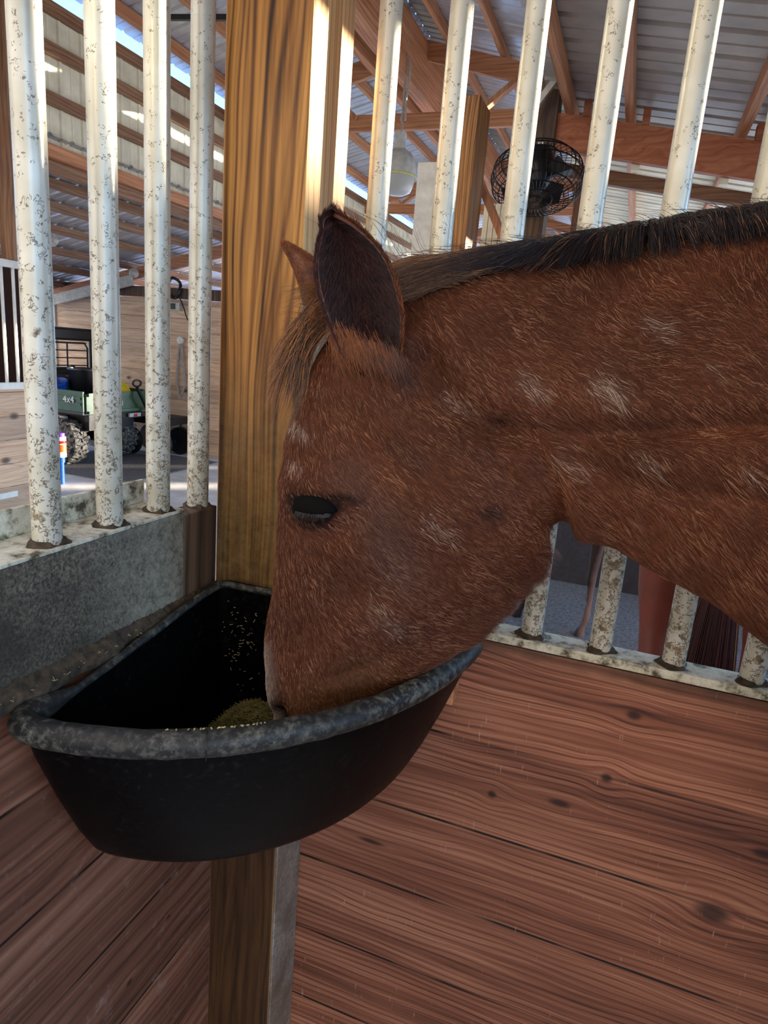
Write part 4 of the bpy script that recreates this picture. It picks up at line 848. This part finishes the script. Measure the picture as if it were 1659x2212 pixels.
text('4x4', .115, (XT-.22, y0-.014, zt-.135), (math.pi/2, 0, 0), 'lettering', M['lbl'], ut)
text('KAWASAKI', .095, (XT+.004, y0+.42, zb_+.08), (math.pi/2, 0, math.pi/2), 'lettering', M['lbl'], ut)
# load on the bed
q = Vector((XT-.32, y0+.38, zb_+.03))
bk = empty('muck_bucket', q, 'large black muck bucket standing on the green vehicle bed', 'bucket')
K(bk, MB().lathe([(0, 0), (.155, 0), (.165, .02), (.205, .46), (.215, .47), (.215, .49), (.20, .49), (.195, .46), (.158, .03), (0, .025)], q, 36).build('bucket', M['black'], None, True))
for s_ in (-1, 1): K(bk, MB().tube([q+Vector((.205*s_, -.05, .46)), q+Vector((.225*s_, -.04, .50)), q+Vector((.225*s_, .04, .50)), q+Vector((.205*s_, .05, .46))], .01, 6).build('handle', M['black'], None, True))
q = Vector((XT-.53, y0+.175, zt-.13)); tag(MB().lathe([(0, 0), (.09, 0), (.12, .22), (.13, .225), (.12, .235), (.11, .22), (.085, .01), (0, .01)], q, 20, (.1, -.35, 1)).build('blue_bucket', M['blue'], None, True), 'bright blue bucket on the left of the green vehicle bed', 'bucket')
tag(MB().beam((XT-.66, y0+.42, zt+.14), (XT-.60, y0+.70, zt-.02), .09, .02, (0, .3, 1)).build('brown_board', M['brown']), 'short brown board lying behind the black muck bucket', 'board')
q = Vector((XT-.30, y1-.27, zb_+.025)); tag(MB().lathe([(.19, 0), (.21, .08), (.22, .20), (.18, .29), (.09, .345), (0, .36)], q, 28).build('yellow_sack', M['yellow'], None, True), 'rounded bright yellow sack on the right of the green vehicle bed', 'sack')
# ---- pull wagon beside the vehicle
wg = empty('pull_wagon', (XT+.25, 7.72, 0), 'black pull wagon with a looped handle right of the green vehicle', 'wagon')
h0, h1 = atX(296, 838, XT+.1), atX(326, 900, XT+.1)
K(wg, MB().tube([h1, (h1+h0)/2, h0], .022, 8).build('shaft', M['blackm'], None, True))
hx = h0+Vector((0, 0, .06)); K(wg, MB().tube([hx+Vector((0, .075*math.cos(t), .042*math.sin(t))) for t in [2*math.pi*k/20 for k in range(20)]], .013, 8, True).build('handle', M['blackm'], None, True))
K(wg, MB().box((XT-.5, 7.44, .46), (XT+.3, 7.95, .56)).build('deck', M['blackm'], None, False, .01))
for x in (XT-.35, XT+.15):
    for y in (7.46, 7.93): K(wg, MB().lathe([(0, -.03), (.06, -.03), (.065, -.045), (.19, -.045), (.2, -.02), (.2, .02), (.19, .045), (.065, .045), (.06, .03), (0, .03)], (x, y, .2), 28, (0, 1, 0)).build('wheel', M['black'], None, True)); K(wg, MB().tube([(x, y, .2), (x, y, .48)], .015, 6).build('strut', M['blackm']))
# ---- banded bottle on a blue stand
q = atZ(133, 1045, 0.); bt = empty('banded_canister', q, 'small white canister with orange and purple bands on a blue stand in the aisle', 'canister')
def col_(z0, z1, r, nm, m_): K(bt, MB().lathe([(0, z0), (r, z0), (r, z1), (0, z1)], q, 20).build(nm, m_, None, True))
col_(0, .24, .035, 'stand', M['blue']); col_(.24, .30, .045, 'base', M['blue']); col_(.30, .52, .062, 'body', M['white']); col_(.36, .44, .064, 'band', M['orange']); col_(.45, .48, .064, 'band', M['red']); col_(.52, .56, .05, 'cap', flat('purple_cap', L(120, 70, 190), .4))

# ================================================================ THE OTHER HORSES
def other_horse(name, label, body, legs, col, extra=()):
    mb = MB(); mb.rings(body)
    for l_ in legs: mb.rings(l_)
    for e_ in extra: mb.rings(e_)
    me_ = remesh(mb, .012, 10); me_.polygons.foreach_set('use_smooth', [True]*len(me_.polygons)); me_.materials.append(col)
    o = bpy.data.objects.new(name, me_); COL.objects.link(o); return tag(o, label, 'horse', 'horses in the next stall')
def tilt_ring(c, fwd, a, b_, n=20):       # ring around c, across the walking direction fwd; a = half height, b_ = half width
    f = Vector(fwd).normalized(); s_ = f.cross(Vector((0, 0, 1))).normalized(); u_ = s_.cross(f); return [Vector(c)+s_*(b_*math.cos(t))+u_*(a*math.sin(t)) for t in [2*math.pi*k/n for k in range(n)]]
def legr(x, y, pts, f):
    f = Vector(f).normalized(); s_ = Vector((-f.y, f.x, 0)); return [[Vector((x, y, z))+f*(-dx+rx*math.cos(t))+s_*(dy+ry*math.sin(t)) for t in [2*math.pi*k/16 for k in range(16)]] for dx, dy, z, rx, ry in pts]
chest = flat('red_chestnut_coat', L(112, 48, 30), .5, 0, .15, 6)
def twotone():
    t = Mt('dark_bay_coat_pale_socks', .55); sp = t.n('ShaderNodeSeparateXYZ', {0: t.co()}).outputs; n = t.noise(t.co(), 9, 3)
    f = t.math('ADD', t.math('MULTIPLY', t.math('SUBTRACT', sp[0], t.math('MULTIPLY', sp[2], .08)), 14.), t.math('MULTIPLY', n, .5))
    t.col(t.mix(t.rng(f, -.95, -.35), L(44, 24, 20), L(170, 128, 112))); return t.m
# near one stands with its rump towards us
F1 = Vector((.12, 1, 0)).normalized(); c1 = Vector((.52, 2.75, 1.12))
bodyA = [tilt_ring(c1+F1*d+Vector((0, 0, dz)), F1, a, b_) for d, dz, a, b_ in ((-.52, .08, .05, .06), (-.46, .05, .20, .18), (-.28, .02, .27, .27), (0, -.01, .28, .28), (.4, -.02, .28, .28), (.75, 0, .27, .25), (.95, .02, .22, .2), (1.05, .05, .1, .1))]
neckA = [tilt_ring(c1+F1*.85+Vector((0, d*.75, .12+d*.95)), Vector((0, .7, .7)), a, b_) for d, a, b_ in ((-.1, .22, .16), (.2, .17, .12), (.42, .13, .09))]
hx_ = F1.cross(Vector((0, 0, 1)))
HL = [(0,0,1.2,.17,.12),(-.02,0,1.08,.15,.105),(-.02,0,.95,.12,.092),(.0,0,.84,.085,.068),(.04,0,.72,.062,.05),(.06,0,.62,.056,.046),(.075,0,.55,.055,.045),(.055,0,.45,.038,.036),(.045,0,.30,.032,.03),(.04,0,.18,.038,.036),(.02,0,.11,.033,.033),(0,0,.065,.043,.045),(-.01,0,0,.06,.058)]
la, lb = atY(1425, 1300, 2.42), c1-F1*.2+hx_*.17
other_horse('horse', 'red chestnut horse in the next stall turned away, its hind leg beside a dark tail', bodyA, [legr(la.x+.01, 2.42, HL, F1), legr(.70, 2.46, HL, F1), legr(.50, 3.5, FRONT, F1), legr(.74, 3.5, FRONT, F1)], chest, [neckA])
tp = atY(1553, 1300, 2.16); hA = bpy.context.scene.objects.get('horse.001')
n = 2600; K3 = np.zeros((n, 6, 3)); C3 = np.zeros((n, 3))
for q in range(n):
    a_ = random.random()*6.283; rr_ = math.sqrt(random.random()); 
    for k in range(6):
        t = k/5; w = (.03+.055*math.sin(min(1, t*1.3)*math.pi*.62)); K3[q, k] = (tp.x-.02*t+rr_*w*math.cos(a_+.3*t)*1.25, 2.18-.02*t+rr_*w*math.sin(a_)*.7, 1.18-1.02*t*random.uniform(.98, 1.))
    C3[q] = np.array(L(60, 24, 20))*random.uniform(.4, 1.5)
    if random.random() < .04: C3[q] = np.array(L(170, 110, 60))
curves('tail', K3, np.full((n, 6), .0012)*np.array([1, 1, 1, .9, .7, .3]), C3, M['manehair'], hA)
# far one stands side on
F2 = Vector((-1, 0.05, 0)).normalized(); c2 = Vector((-.05, 4.2, 1.15))
# legs at the floor points seen through the bars
l1, l2 = atY(1265, 1300, 4.25), atY(1128, 1335, 4.3)
bodyB = [tilt_ring(Vector((x, 4.28, z)), F2, a, b_) for x, z, a, b_ in ((.62, 1.20, .05, .05), (.56, 1.18, .17, .14), (.40, 1.16, .23, .2), (.15, 1.13, .24, .22), (-.15, 1.13, .23, .2), (-.35, 1.16, .21, .17), (-.5, 1.2, .12, .1))]
neckB = [tilt_ring(Vector((-.42-d*.5, 4.28, 1.22-d*.3)), Vector((-.9, 0, -.4)), a, b_) for d, a, b_ in ((-.1, .17, .12), (.3, .13, .1), (.5, .11, .09), (.8, .07, .06), (.95, .03, .03))]
other_horse('horse', 'dark brown horse with pale patched legs standing further back in the next stall', bodyB, [legr(l1.x+.02, 4.2, [(dx*.7, dy, z*.8, rx*.72, ry*.9) for dx, dy, z, rx, ry in FRONT], F2), legr(l2.x, 4.32, [(dx, dy, z*.8, rx*.7, ry*.9) for dx, dy, z, rx, ry in FRONT], F2), legr(.42, 4.2, [(dx, dy, z*.8, rx*.75, ry*.9) for dx, dy, z, rx, ry in HIND], F2), legr(.50, 4.36, [(dx, dy, z*.8, rx*.75, ry*.9) for dx, dy, z, rx, ry in HIND], F2)], twotone(), [neckB])
